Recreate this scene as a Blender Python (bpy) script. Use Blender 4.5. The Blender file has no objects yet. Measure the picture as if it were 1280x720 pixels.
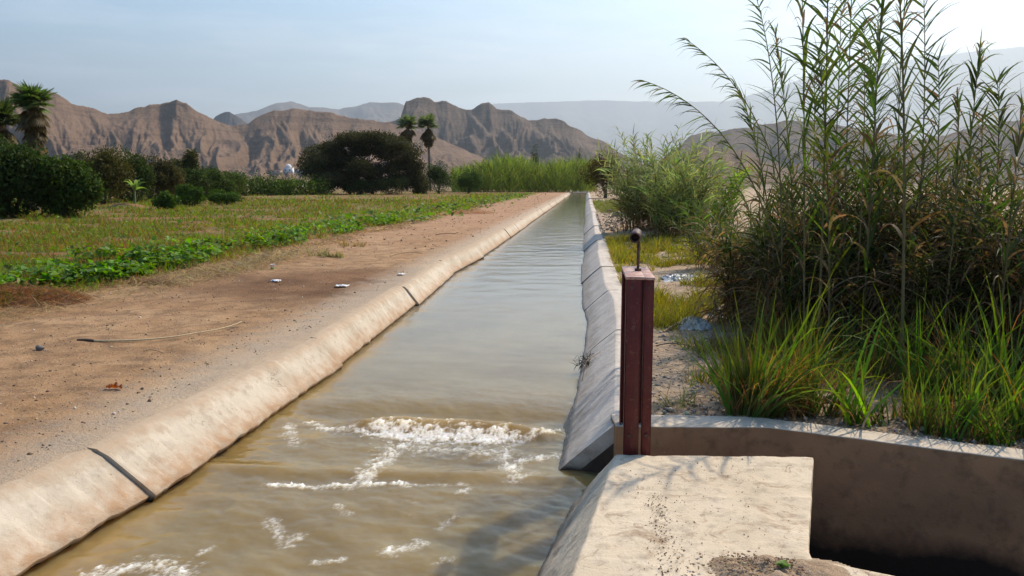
import bpy, bmesh, math, random
import numpy as np
from mathutils import Vector
random.seed(5)
RNG = np.random.default_rng(11)
R = math.radians
sc = bpy.context.scene
COL = sc.collection

# ------------------------------------------------------------------ camera
CH = 1.7; FPX = 1004.0
PITCH = math.atan(131/FPX); YAW = math.atan(93/FPX*math.cos(PITCH))
cam = bpy.data.cameras.new('camera'); cam.sensor_width = 36; cam.lens = 36*FPX/1280
cam.clip_start = 0.05; cam.clip_end = 60000
co = bpy.data.objects.new('camera', cam); COL.objects.link(co)
co.location = (0, 0, CH); co.rotation_euler = (R(90)-PITCH, 0, YAW)
sc.camera = co
# ------------------------------------------------------------------ world and sun
SUN_EL = R(46); SUN_AZ = R(40)          # azimuth clockwise from +Y
w = bpy.data.worlds.new('World'); sc.world = w; w.use_nodes = True
nt = w.node_tree; nt.nodes.clear()
sky = nt.nodes.new('ShaderNodeTexSky'); sky.sky_type = 'NISHITA'; sky.sun_disc = False
sky.sun_elevation = SUN_EL; sky.sun_rotation = SUN_AZ
sky.air_density = 1.35; sky.dust_density = 1.8; sky.ozone_density = 2.2
bg = nt.nodes.new('ShaderNodeBackground'); bg.inputs[1].default_value = 0.15
tc = nt.nodes.new('ShaderNodeTexCoord'); mp = nt.nodes.new('ShaderNodeMapping'); mp.inputs['Scale'].default_value = (1.6, 1.6, 11)
nz = nt.nodes.new('ShaderNodeTexNoise'); nz.inputs['Scale'].default_value = 2.6; nz.inputs['Detail'].default_value = 7; nz.inputs['Roughness'].default_value = .62
rp = nt.nodes.new('ShaderNodeMapRange'); rp.inputs[1].default_value = .44; rp.inputs[2].default_value = .66; rp.inputs[4].default_value = .75
sx = nt.nodes.new('ShaderNodeSeparateXYZ')
lo = nt.nodes.new('ShaderNodeMapRange'); lo.inputs[1].default_value = .26; lo.inputs[2].default_value = .06   # clouds lie low
mu = nt.nodes.new('ShaderNodeMath'); mu.operation = 'MULTIPLY'
mx = nt.nodes.new('ShaderNodeMix'); mx.data_type = 'RGBA'; mx.inputs[7].default_value = (8.6, 8.9, 9.4, 1)
ow = nt.nodes.new('ShaderNodeOutputWorld'); L = nt.links.new
L(tc.outputs['Generated'], mp.inputs[0]); L(mp.outputs[0], nz.inputs['Vector']); L(nz.outputs[0], rp.inputs[0])
L(tc.outputs['Generated'], sx.inputs[0]); L(sx.outputs[2], lo.inputs[0]); L(rp.outputs[0], mu.inputs[0]); L(lo.outputs[0], mu.inputs[1])
L(mu.outputs[0], mx.inputs[0]); hs = nt.nodes.new('ShaderNodeHueSaturation'); hs.inputs['Saturation'].default_value = 1.6; L(sky.outputs[0], hs.inputs['Color']); L(hs.outputs[0], mx.inputs[6]); L(mx.outputs[2], bg.inputs[0]); L(bg.outputs[0], ow.inputs[0])
sd = Vector((math.sin(SUN_AZ)*math.cos(SUN_EL), math.cos(SUN_AZ)*math.cos(SUN_EL), math.sin(SUN_EL)))
sun = bpy.data.lights.new('sun', 'SUN'); sun.energy = 5.0; sun.angle = R(.5); sun.color = (1, .885, .73)
so = bpy.data.objects.new('sun', sun); COL.objects.link(so); so.rotation_euler = sd.to_track_quat('Z', 'Y').to_euler(); so.location = (20, 20, 40)
sc.view_settings.view_transform = 'Standard'; sc.view_settings.look = 'None'; sc.view_settings.gamma = 1
sc.view_settings.exposure = 0.42

# ------------------------------------------------------------------ calibration helpers (photo pixel -> world)
_f = np.array([-math.sin(YAW)*math.cos(PITCH), math.cos(YAW)*math.cos(PITCH), -math.sin(PITCH)])
_r = np.array([math.cos(YAW), math.sin(YAW), 0]); _u = np.cross(_r, _f)
def ray(px, py): return _f + _r*(px-640)/FPX + _u*(360-py)/FPX
def G(px, py, z=0.0):
    d = ray(px, py); t = (z-CH)/d[2]; return np.array([d[0]*t, d[1]*t, z])
def at(px, py, D):
    d = ray(px, py); t = D/math.hypot(d[0], d[1]); return np.array([d[0]*t, d[1]*t, CH+d[2]*t])
def bearing(px, D):                       # ground point under a picture column at distance D
    p = at(px, 229, D); return np.array([p[0], p[1], 0.0])

# ------------------------------------------------------------------ noise
_perm = np.random.default_rng(3).permutation(512)
def _h(ix, iy, s): return _perm[(_perm[(ix+s*57) % 512]+iy) % 512]
def perlin(x, y, s=0):
    x = np.asarray(x, float); y = np.asarray(y, float)
    ix = np.floor(x).astype(int); iy = np.floor(y).astype(int); fx = x-ix; fy = y-iy
    def g(a, b, dx, dy):
        an = _h(a, b, s)*(2*np.pi/512); return np.cos(an)*dx+np.sin(an)*dy
    u = fx*fx*fx*(fx*(fx*6-15)+10); v = fy*fy*fy*(fy*(fy*6-15)+10)
    a = g(ix, iy, fx, fy); b = g(ix+1, iy, fx-1, fy); c = g(ix, iy+1, fx, fy-1); d = g(ix+1, iy+1, fx-1, fy-1)
    return ((a*(1-u)+b*u)*(1-v)+(c*(1-u)+d*u)*v)*1.5
def fbm(x, y, o=4, s=0, g=.5):
    t = 0; a = 1; n = 0
    for k in range(o):
        t = t+a*perlin(x*2**k+k*7.3, y*2**k-k*3.1, s+k); n += a; a *= g
    return t/n
def ridged(x, y, o=4, s=0):
    t = 0; a = 1; n = 0
    for k in range(o):
        t = t+a*(1-np.abs(perlin(x*2**k+k*5.3, y*2**k+k*1.7, s+k))*2); n += a; a *= .5
    return t/n

# ------------------------------------------------------------------ mesh helpers
def tag(o, label=None, cat=None, group=None, kind=None):
    if label: o['label'] = label
    if cat: o['category'] = cat
    if group: o['group'] = group
    if kind: o['kind'] = kind
    return o
def thing(name, loc, label, cat, group=None, rz=0):
    o = bpy.data.objects.new(name, None); o.empty_display_size = .1; COL.objects.link(o)
    o.location = tuple(map(float, loc)); o.rotation_euler = (0, 0, rz); return tag(o, label, cat, group)
def link(name, me, mat, parent=None, smooth=False):
    if mat: me.materials.append(mat)
    o = bpy.data.objects.new(name, me); COL.objects.link(o)
    if parent: o.parent = parent
    if smooth: me.polygons.foreach_set('use_smooth', np.ones(len(me.polygons), bool))
    return o
class Acc:
    """collects quads/tris with a colour per vertex and builds one mesh"""
    def __init__(s): s.v = []; s.f = []; s.c = []; s.n = 0
    def add(s, v, f, c):
        v = np.asarray(v, float).reshape(-1, 3); f = np.asarray(f, int)
        c = np.asarray(c, float)
        if c.ndim == 1: c = np.tile(c, (len(v), 1))
        s.v.append(v); s.f.append(f+s.n); s.c.append(c); s.n += len(v)
    def build(s, name, mat, parent=None, smooth=False):
        me = bpy.data.meshes.new(name)
        if not s.v: v = np.zeros((0, 3)); return link(name, me, mat, parent)
        v = np.concatenate(s.v); c = np.concatenate(s.c)
        if parent is not None:
            pl = np.array(parent.location) if parent.parent is None else np.array(parent.parent.location)
            v = v-pl
        loops = np.concatenate([f.ravel() for f in s.f]); tot = np.concatenate([np.full(len(f), f.shape[1]) for f in s.f])
        st = np.concatenate([[0], np.cumsum(tot)[:-1]])
        me.vertices.add(len(v)); me.vertices.foreach_set('co', v.astype(np.float32).ravel())
        me.loops.add(len(loops)); me.loops.foreach_set('vertex_index', loops.astype(np.int32))
        me.polygons.add(len(tot)); me.polygons.foreach_set('loop_start', st.astype(np.int32)); me.polygons.foreach_set('loop_total', tot.astype(np.int32))
        me.update(calc_edges=True)
        at_ = me.attributes.new('Col', 'FLOAT_COLOR', 'POINT')
        at_.data.foreach_set('color', np.hstack([c, np.ones((len(c), 1))]).astype(np.float32).ravel())
        return link(name, me, mat, parent, smooth)
def nrm(a): return a/np.maximum(np.linalg.norm(a, axis=-1, keepdims=True), 1e-9)
def blades(A, base, d0, length, width, droop, col, S=4, ref=None, prof='leaf', tipcol=None):
    base = np.asarray(base, float); N = len(base); d0 = nrm(np.asarray(d0, float))
    length = np.broadcast_to(length, N)[:, None]; width = np.broadcast_to(width, N)[:, None]; droop = np.broadcast_to(droop, N)[:, None]
    if ref is None: ref = np.tile([0, 0, 1.], (N, 1))+RNG.normal(0, .45, (N, 3))
    side = nrm(np.cross(d0, ref)); s = np.linspace(0, 1, S+1); p = base.copy(); P = []; Wd = []
    for k, t in enumerate(s):
        if k:
            tm = (s[k-1]+t)/2; d = nrm(d0-np.array([0, 0, 1.])*droop*tm**1.3); p = p+d*length/S
        wf = {'leaf': min(.45+3*t, 1)*(1-max(0, t-.15)/.85)**.75, 'grass': (1-t**2)*.95+.05, 'bar': 1.0}[prof]
        h = side*width*.5*max(wf, .04); P.append(np.stack([p-h, p+h], 1))
    V = np.stack(P, 1)                      # N,S+1,2,3
    i = np.arange(N)[:, None]*(2*(S+1))+np.arange(S)[None]*2
    F = np.stack([i, i+1, i+3, i+2], -1).reshape(-1, 4)
    c = np.broadcast_to(np.asarray(col, float), (N, 3))[:, None, None, :]
    if tipcol is None: C = np.broadcast_to(c, (N, S+1, 2, 3))
    else:
        t = (s**2.2)[None, :, None, None]; C = c*(1-t)+np.broadcast_to(np.asarray(tipcol, float), (N, 3))[:, None, None, :]*t
        C = np.broadcast_to(C, (N, S+1, 2, 3))
    A.add(V.reshape(-1, 3), F, C.reshape(-1, 3))
def kites(A, c, d, n, ln, wd, col, fold=.15):
    N = len(c); d = nrm(d); sd_ = nrm(np.cross(d, n)); n2 = np.cross(sd_, d)
    ln = np.broadcast_to(ln, N)[:, None]; wd = np.broadcast_to(wd, N)[:, None]
    V = np.stack([c-d*ln*.5, c+sd_*wd*.5-d*ln*.08+n2*wd*fold, c+d*ln*.5-n2*ln*.12, c-sd_*wd*.5-d*ln*.08+n2*wd*fold], 1)
    i = np.arange(N)[:, None]*4; F = np.concatenate([i+[0, 1, 2], i+[0, 2, 3]])
    A.add(V.reshape(-1, 3), F, np.repeat(np.broadcast_to(col, (N, 3)), 4, 0))
def tube(A, pts, rad, col, n=6, cap=True):
    pts = np.asarray(pts, float); K = len(pts); rad = np.broadcast_to(rad, K)
    tg = nrm(np.gradient(pts, axis=0)); ref = np.array([0, 0, 1.]) if abs(tg[:, 2]).mean() < .8 else np.array([1., 0, 0])
    a = nrm(np.cross(tg, ref)); b = np.cross(tg, a); an = np.arange(n)*2*np.pi/n
    V = pts[:, None]+rad[:, None, None]*(a[:, None]*np.cos(an)[None, :, None]+b[:, None]*np.sin(an)[None, :, None])
    i = np.arange(K-1)[:, None]*n; j = np.arange(n)[None]; j2 = (j+1) % n
    F = np.stack([i+j, i+j2, i+n+j2, i+n+j], -1).reshape(-1, 4)
    A.add(V.reshape(-1, 3), F, col)
    if cap:
        A.add(V[0], np.arange(n)[None, ::-1], col); A.add(V[-1], np.arange(n)[None], col)
def bez(a, b, c, n):
    t = np.linspace(0, 1, n)[:, None]; return (1-t)**2*np.asarray(a)+2*t*(1-t)*np.asarray(b)+t*t*np.asarray(c)
def box(A, lo_, hi_, col=(.5, .5, .5)):
    x0, y0, z0 = lo_; x1, y1, z1 = hi_
    V = [(x0,y0,z0),(x1,y0,z0),(x1,y1,z0),(x0,y1,z0),(x0,y0,z1),(x1,y0,z1),(x1,y1,z1),(x0,y1,z1)]
    A.add(V, [(0,3,2,1),(4,5,6,7),(0,1,5,4),(1,2,6,5),(2,3,7,6),(3,0,4,7)], col)
def vary(col, N, amt=.25, hue=.08):
    c = np.asarray(col, float)*(1+RNG.normal(0, amt, (N, 1)))
    return np.clip(c*(1+RNG.normal(0, hue, (N, 3))), .004, .9)
def grid_faces(nr, nc):
    i = np.arange(nr-1)[:, None]*nc+np.arange(nc-1)[None]
    return np.stack([i, i+1, i+nc+1, i+nc], -1).reshape(-1, 4)

# ------------------------------------------------------------------ materials
class M_:
    def __init__(s, name):
        s.m = bpy.data.materials.new(name); s.m.use_nodes = True; s.t = s.m.node_tree; s.t.nodes.clear()
        s.out = s.n('OutputMaterial')
    def n(s, t, **k):
        o = s.t.nodes.new('ShaderNode'+t)
        for a, b in k.items(): setattr(o, a, b)
        return o
    def l(s, a, b): s.t.links.new(a, b)
    def pos(s):
        return s.n('NewGeometry').outputs['Position']
    def noise(s, scale, detail=4, rough=.55, vec=None, stretch=None, dist=0):
        o = s.n('TexNoise'); o.inputs['Scale'].default_value = scale; o.inputs['Detail'].default_value = detail
        o.inputs['Roughness'].default_value = rough; o.inputs['Distortion'].default_value = dist
        v = vec or s.pos()
        if stretch: m = s.n('Mapping'); m.inputs['Scale'].default_value = stretch; s.l(v, m.inputs[0]); v = m.outputs[0]
        s.l(v, o.inputs['Vector']); return o.outputs[0]
    def mr(s, v, a, b, c=0., d=1.):
        o = s.n('MapRange'); s.l(v, o.inputs[0])
        for i, x in enumerate((a, b, c, d)): o.inputs[i+1].default_value = x
        return o.outputs[0]
    def math(s, op, a, b=None):
        o = s.n('Math', operation=op)
        for i, x in enumerate((a, b)):
            if x is None: continue
            if isinstance(x, (int, float)): o.inputs[i].default_value = x
            else: s.l(x, o.inputs[i])
        return o.outputs[0]
    def mix(s, f, a, b):
        o = s.n('Mix', data_type='RGBA')
        for i, x in ((0, f), (6, a), (7, b)):
            if isinstance(x, (int, float)): o.inputs[i].default_value = x
            elif isinstance(x, tuple): o.inputs[i].default_value = (*x[:3], 1)
            else: s.l(x, o.inputs[i])
        return o.outputs[2]
    def princ(s, col, rough=.9, spec=.3, bump=None, bs=.5, bd=.02, metal=0):
        p = s.n('BsdfPrincipled')
        if isinstance(col, tuple): p.inputs['Base Color'].default_value = (*col, 1)
        else: s.l(col, p.inputs['Base Color'])
        if isinstance(rough, (int, float)): p.inputs['Roughness'].default_value = rough
        else: s.l(rough, p.inputs['Roughness'])
        p.inputs['Specular IOR Level'].default_value = spec; p.inputs['Metallic'].default_value = metal
        if bump is not None:
            b = s.n('Bump'); b.inputs['Strength'].default_value = bs; b.inputs['Distance'].default_value = bd
            s.l(bump, b.inputs['Height']); s.l(b.outputs[0], p.inputs['Normal'])
        return p
    def fin(s, sh): s.l(sh, s.out.inputs[0]); return s.m
    def attr(s): a = s.n('Attribute'); a.attribute_name = 'Col'; return a.outputs['Color']

def leaf_mat(name, trans=.4, rough=.45, spec=.35):
    m = M_(name); c = m.attr(); nz_ = m.noise(9, 2); c2 = m.mix(m.mr(nz_, .3, .7, 0, .35), c, (.10, .09, .02))
    p = m.princ(c2, rough, spec); t = m.n('BsdfTranslucent'); h = m.n('HueSaturation'); h.inputs['Value'].default_value = 1.7; h.inputs['Saturation'].default_value = 1.15
    m.l(c2, h.inputs['Color']); m.l(h.outputs[0], t.inputs[0]); x = m.n('MixShader'); x.inputs[0].default_value = trans
    m.l(p.outputs[0], x.inputs[1]); m.l(t.outputs[0], x.inputs[2]); return m.fin(x.outputs[0])
def col_mat(name, rough=.85, spec=.3, bs=.3, bscale=60):
    m = M_(name); c = m.attr(); n1 = m.noise(bscale, 4); c2 = m.mix(m.mr(n1, .35, .75, 0, .5), c, m.mix(1.0, c, (.12, .09, .06)))
    return m.fin(m.princ(c2, rough, spec, n1, bs, .004).outputs[0])
LEAF = leaf_mat('leaf', .4, .55, .25); GRASS = leaf_mat('grass_blade', .42, .6, .18); FAR_LEAF = leaf_mat('far_leaf', .25, .7, .12); REED = leaf_mat('reed_leaf', .42, .6, .2)
BARK = col_mat('bark'); STONE = col_mat('stone', .9, .25, .5, 40)

def m_ground():
    m = M_('earth'); P = m.pos(); sp = m.n('SeparateXYZ'); m.l(P, sp.inputs[0]); X, Y, Z = sp.outputs
    big = m.noise(.55, 5, .6); mid = m.noise(3.2, 6, .62); fine = m.noise(34, 6, .7); grit = m.noise(140, 3, .7)
    path = m.mix(m.mr(big, .38, .62), (.31, .172, .078), (.42, .262, .135))
    path = m.mix(m.mr(mid, .43, .62, 0, .8), path, (.17, .095, .048))
    path = m.mix(m.mr(fine, .5, .75, 0, .5), path, (.46, .35, .24))
    wet = m.mix(m.mr(m.noise(.8, 4), .42, .55), (.12, .06, .028), (.20, .105, .05))
    dd = m.n('VectorMath', operation='DISTANCE'); m.l(m.n_flat(P) if hasattr(m, 'n_flat') else P, dd.inputs[0]); dd.inputs[1].default_value = (-4.3, 13.2, 0)
    path = m.mix(m.math('MULTIPLY', m.mr(m.math('ADD', dd.outputs['Value'], m.math('MULTIPLY', m.noise(1.5, 4), 2.4)), 4.6, 2.4), .95), path, wet)
    far_red = m.mr(Y, 16, 34); path = m.mix(m.math('MULTIPLY', far_red, .55), path, (.36, .205, .12))
    # worked soil of the field with low weeds
    soil = m.mix(m.mr(m.noise(.5, 5, .6, stretch=(.5, 1.6, 1)), .42, .6), (.19, .088, .035), (.075, .105, .02))
    soil = m.mix(m.mr(m.noise(5, 4), .42, .66, 0, .8), soil, (.27, .15, .07))
    edge = m.math('ADD', m.math('MULTIPLY', X, -1), m.math('MULTIPLY', m.math('SUBTRACT', m.noise(.7, 4), .5), 2.2))
    c = m.mix(m.mr(edge, 7.4, 8.4), path, soil)
    # right bank: paler grey-buff earth
    rb = m.mix(m.mr(mid, .4, .65), (.43, .31, .20), (.31, .21, .13)); rb = m.mix(m.mr(m.noise(1.1, 4), .5, .7, 0, .8), rb, (.17, .13, .06))
    rb = m.mix(m.mr(fine, .5, .72, 0, .6), rb, (.54, .44, .32))
    c = m.mix(m.mr(X, -.6, 0.1), c, rb)
    # concrete dust along the left bank
    dust = m.mr(m.math('ADD', X, m.math('MULTIPLY', m.math('SUBTRACT', mid, .5), .9)), -3.95, -3.35)
    c = m.mix(m.math('MULTIPLY', m.math('MULTIPLY', dust, m.mr(X, -1, -2)), .6), c, (.47, .385, .285))
    # far plain
    c = m.mix(m.mr(Y, 150, 400), c, (.20, .15, .10))
    path_ = 0
    h = m.math('ADD', m.math('MULTIPLY', fine, .9), m.math('ADD', m.math('MULTIPLY', grit, .25), m.math('MULTIPLY', mid, 1.2)))
    return m.fin(m.princ(c, .95, .15, h, .9, .03).outputs[0])
EARTH = m_ground()
def m_concrete(name, a, b, stain=(.36, .19, .08), wet_shade_z=-.325, dirt=.4, sky_=0):
    m = M_(name); P = m.pos(); sp = m.n('SeparateXYZ'); m.l(P, sp.inputs[0]); Z = sp.outputs[2]
    n1 = m.noise(1.7, 5, .6); n2 = m.noise(9, 5, .65); n3 = m.noise(70, 5, .7); strk = m.noise(2.2, 4, .6, stretch=(1, 5, .6))
    c = m.mix(m.mr(n1, .35, .65), a, b)
    c = m.mix(m.mr(n2, .5, .72, 0, dirt), c, tuple(x*.55 for x in a)); c = m.mix(m.mr(m.noise(3.1, 6, .72, dist=.8), .56, .66, 0, dirt), c, (.26, .165, .095)); c = m.mix(m.mr(m.noise(7, 6, .8, dist=1.2), .57, .63, 0, dirt*.8), c, (.22, .135, .075))
    c = m.mix(m.mr(n3, .58, .75, 0, .45), c, tuple(x*.5 for x in a))
    c = m.mix(m.mr(strk, .55, .7, 0, .35), c, tuple(min(.8, x*1.35) for x in b))
    vo = m.n('TexVoronoi', feature='DISTANCE_TO_EDGE'); vo.inputs['Scale'].default_value = 1.1; wv = m.n('VectorMath', operation='ADD'); m.l(P, wv.inputs[0])
    nv = m.n('TexNoise'); nv.inputs['Scale'].default_value = 5; nv.inputs['Detail'].default_value = 6; m.l(P, nv.inputs['Vector']); m.l(nv.outputs[1], wv.inputs[1]); m.l(wv.outputs[0], vo.inputs['Vector'])
    crack = m.math('MULTIPLY', m.mr(vo.outputs[0], .007, .002), m.mr(m.noise(.9, 2), .52, .60)); c = m.mix(m.math('MULTIPLY', crack, .8), c, (.10, .07, .05))
    pits = m.mr(m.noise(26, 3, .6), .68, .73, 0, .7); c = m.mix(pits, c, tuple(x*.4 for x in a))
    # iron coloured tide stain above the water; wet rim, coloured darker for undercut shade
    zz = m.math('ADD', Z, m.math('MULTIPLY', m.math('SUBTRACT', n1, .5), .28))
    c = m.mix(m.math('MULTIPLY', m.mr(zz, -.14, -.27), m.mr(n2, .35, .6, .2, .75)), c, stain)
    if sky_: c = m.mix(m.math('MULTIPLY', m.mr(m.math('ADD', Z, m.math('MULTIPLY', m.math('SUBTRACT', n2, .5), .16)), -.085, -.01), .75), c, (.35, .245, .15))
    wet = m.mr(m.math('ADD', Z, m.math('MULTIPLY', m.math('SUBTRACT', n2, .5), .06)), wet_shade_z+.02, wet_shade_z-.012)
    c = m.mix(wet, c, tuple(x*.12 for x in a)); rg = m.mr(wet, 0, 1, .9, .25)
    h = m.math('ADD', m.math('MULTIPLY', n3, .5), m.math('MULTIPLY', n2, 1.5))
    return m.fin(m.princ(c, rg, .3, h, .55, .012).outputs[0])
CONC_L = m_concrete('concrete_left', (.40, .335, .25), (.52, .445, .345), stain=(.36, .20, .095), sky_=1)
CONC_R = m_concrete('concrete_right', (.46, .39, .32), (.56, .485, .40), stain=(.30, .23, .16))
CONC_B = m_concrete('concrete_block', (.50, .40, .275), (.58, .475, .34), stain=(.22, .14, .08), dirt=.75)

# ------------------------------------------------------------------ canal geometry
WZ = -.34
def lipL(y):
    y = np.asarray(y, float)
    base = np.interp(y, [0, 3.5, 4.0, 4.8, 8.5, 13, 18, 22, 60, 175], [-3.33, -3.26, -3.22, -3.13, -2.93, -3.03, -3.18, -3.05, -3.05, -3.05])
    return base
def lipR(y):
    return np.interp(np.asarray(y, float), [0, 5.57, 7.7, 10, 11.8, 13.6, 17, 24, 31, 48, 60, 175], [.21, .215, .29, .37, .39, .31, .31, .31, .30, .33, .3, .3])
JL = [1.0, 4.75, 8.5, 13.1, 17.6, 21.9]+[21.9+4.1*k for k in range(1, 38)]
JR = [5.57, 9.3, 12.8, 16.4, 20.2]+[20.2+4.0*k for k in range(1, 39)]
def wall_mesh(A, joints, lip, prof, sgn, seed, amp):
    prof = np.array(prof); rr = np.random.default_rng(seed)
    for a, b in zip(joints[:-1], joints[1:]):
        o1, o2, zo = rr.normal(0, amp), rr.normal(0, amp), rr.normal(0, .008)
        ny = 90 if a < 12 else 26 if a < 30 else 8; g = (.004 if b < 9 else .005) if a < 6 else .003+.0010*a
        ys = np.linspace(a+g, b-g, ny); t = (ys-a)/(b-a)
        xs = lip(ys)+o1*(1-t)+o2*t
        pr = []                                     # refine the profile
        for p, q in zip(prof[:-1], prof[1:]):
            for k in range(4): pr.append(p+(q-p)*k/4)
        pr.append(prof[-1]); pr = np.array(pr); kx = np.interp(ys, [0, 5, 7.5, 9], [1.6, 1.6, 1.12, 1]) if sgn > 0 else np.ones(ny)
        X = xs[:, None]+sgn*np.where(pr[None, :, 0] > 0, pr[None, :, 0]*kx[:, None], pr[None, :, 0]); Yg = np.repeat(ys[:, None], len(pr), 1); Z = np.repeat(pr[None, :, 1], ny, 0)+zo
        nn = fbm(Yg*1.3, pr[None, :, 0]*3+Z*2, 4, seed)*.011+fbm(Yg*7, pr[None, :, 0]*9+Z*7, 3, seed+2)*.007; X = X+sgn*nn*.6; Z = Z+nn*.7
        if sgn > 0:
            low = np.clip((-.24-pr[:, 1])/.06, 0, 1)*(pr[:, 1] > -.40); Z = Z+low[None]*(fbm(Yg*3.1, Yg*0+seed, 5, 77, .75)*.032+.01); X = X+low[None]*fbm(Yg*4, Yg*0+3, 4, 78, .7)*.03
        A.add(np.stack([X, Yg, Z], -1).reshape(-1, 3), grid_faces(ny, len(pr)) if sgn > 0 else grid_faces(ny, len(pr))[:, ::-1], (.5, .5, .5))
        for row in (0, ny-1):                        # end faces give the slab thickness
            e = np.stack([X[row], Yg[row], Z[row]], -1); e2 = e+np.array([-sgn*.05, 0, -.09])
            k = len(e); i = np.arange(k-1)[:, None]; A.add(np.vstack([e, e2]), np.hstack([i, i+1, i+k+1, i+k]), (.3, .3, .3))
    # dark bed behind the joints
    ys = np.linspace(joints[0]+.02, joints[-1], 260); X = lip(ys)[:, None]+sgn*prof[None, :, 0]-sgn*.07; Z = np.repeat(prof[None, :, 1], 260, 0)-.06
    A.add(np.stack([X, np.repeat(ys[:, None], len(prof), 1), Z], -1).reshape(-1, 3), grid_faces(260, len(prof)), (.1, .1, .1))
A = Acc(); wall_mesh(A, JL, lipL, [(-.44, -.16), (-.38, -.05), (-.22, -.018), (-.08, .002), (-.01, -.010), (.045, -.055), (.235, -.305), (.225, -.335), (.185, -.36), (.40, -.8)], 1, 5, .022)
o = A.build('canal_wall', CONC_L, None, True); tag(o, 'sunlit cream concrete canal bank with rounded lip and orange stains beside the dirt path', 'canal wall')
A = Acc(); wall_mesh(A, JR, lipR, [(-.30, -.12), (-.28, .008), (-.14, .014), (-.015, .010), (.02, -.016), (.20, -.17), (.40, -.36), (.9, -.85)], -1, 9, .014)
o = A.build('canal_wall', CONC_R, None, True); tag(o, 'shaded grey concrete canal bank of tilted slabs running up to the red sluice gate', 'canal wall')

RW = o
A = Acc(); pf = [(.30, .0), (.0, .0), (-.035, -.03), (-.19, -.185), (-.40, -.375), (-.90, -.86), (-.90, -1.3), (.30, -1.3)]; n = len(pf)
V = [(.215+x_, 5.578, z_-.012) for x_, z_ in pf]+[(.215+x_, 5.86, z_-.05) for x_, z_ in pf]
A.add(V[:n], [tuple(range(n))], (.3, .3, .3)); A.add(V[n:], [tuple(range(n))[::-1]], (.3, .3, .3)); i = np.arange(n)[:, None]; j = (i+1) % n
A.add(V, np.hstack([i, i+n, j+n, j]), (.3, .3, .3))
m = M_('damp_shade_concrete'); n1 = m.noise(4, 5, .6); A.build('end_wall', m.fin(m.princ(m.mix(m.mr(n1, .4, .6), (.06, .042, .03), (.11, .078, .055)), .8, .3, n1, .5, .02).outputs[0]), RW)  # damp concrete coloured extra dark for the shade under the slab edge
# ------------------------------------------------------------------ ground
FW = np.array([G(790, 535)[:2], G(815, 535)[:2], G(960, 536)[:2], G(1280, 577)[:2]])     # lip of the far channel wall
fdir = (FW[3]-FW[2]); fdir = fdir/np.linalg.norm(fdir); FW = np.vstack([FW, FW[3]+fdir*9]); FW[0, 0] = .2
WOFF = [.30, .30, .25, .24, .24]
NW0 = G(1045, 703)[:2]; NW = np.array([NW0-fdir*.12, NW0+fdir*8]); nperp = np.array([-fdir[1], fdir[0]])
def gz(x, y):
    x = np.asarray(x, float); y = np.asarray(y, float)
    z = fbm(x*.8, y*.8, 5, 2)*.05+fbm(x*4, y*4, 3, 8)*.012
    dl = np.clip((lipL(y)-.25-x)/1.2, 0, 1); dr = np.clip((x-lipR(y)-.3)/1.2, 0, 1)
    z = z*np.where(x < -1, dl, dr)
    z = z+.012*(x < -1)
    z = z+(x < -3.6)*(fbm(x*9, y*9, 3, 28)*.010+fbm(x*2.1, y*2.1, 3, 29)*.02)
    fld = np.clip((-x-7.7)/1.5, 0, 1)*np.clip((200-y)/40, 0, 1)
    z = z+fld*(fbm(x*.25, y*1.6, 3, 21)*.10+.03)
    bank = np.clip((x-1.2)/3, 0, 1)*np.clip((y-5)/3, 0, 1)*np.clip((200-y)/60, 0, 1)
    z = z+bank*(.12+.18*np.clip((x-4)/6, 0, 1))
    z = z+.22*np.exp(-(((x-1.9)/1.1)**2+((y-30)/5.5)**2))+.16*np.exp(-(((x-1.5)/.9)**2+((y-40)/5)**2))
    return z
A = Acc()
def prog(a, b, step, grow):
    out = [a]
    while out[-1] < b: out.append(out[-1]+step); step *= grow
    out[-1] = b; return np.array(out)
ys = np.concatenate([np.linspace(-6, 2.6, 12), prog(2.65, 175, .055, 1.012)])
s = prog(0, 25000, .045, 1.028)
X = lipL(ys)[:, None]-(.05+.07*fbm(ys*1.1, ys*0, 4, 88)+.05*fbm(ys*7, ys*0, 3, 89))[:, None]-s[None]; Yg = np.repeat(ys[:, None], len(s), 1)
Z = gz(X, Yg)-.035*np.exp(-s/.03)[None]; A.add(np.stack([X, Yg, Z], -1).reshape(-1, 3), grid_faces(len(ys), len(s))[:, ::-1], (.5, .5, .5))
s = prog(0, 25000, .05, 1.03); tt = prog(0, 169, .06, 1.02)
wy = np.interp(s+.47, FW[:, 0], FW[:, 1])+.17
Yg = wy[None]+tt[:, None]*(175-wy[None])/169; X = np.repeat(s[None], len(tt), 0)+lipR(Yg)+.22
Z = gz(X, Yg)-.02*np.exp(-tt[:, None]/.3); A.add(np.stack([X, Yg, Z], -1).reshape(-1, 3), grid_faces(len(tt), len(s)), (.5, .5, .5))
xs = np.concatenate([-prog(4, 25000, 4, 1.25)[::-1], [0], prog(4, 25000, 4, 1.25)]); yy = prog(175, 25000, 3, 1.15)
X, Yg = np.meshgrid(xs, yy); A.add(np.stack([X, Yg, gz(X, Yg)*0-.02], -1).reshape(-1, 3), grid_faces(len(yy), len(xs)), (.5, .5, .5))
# near right corner, behind the near channel wall
xs = np.linspace(.9, 9, 60); t = np.linspace(0, 1, 40)[:, None]
ye = NW0[1]+(xs-NW0[0])*fdir[1]/fdir[0]-.25; Yg = ye[None]*t+(-6)*(1-t); X = np.repeat(xs[None], 40, 0)
A.add(np.stack([X, Yg, -.02+0*X], -1).reshape(-1, 3), grid_faces(40, 60), (.5, .5, .5))
o = A.build('ground', EARTH, None, True); tag(o, kind='structure')

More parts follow.
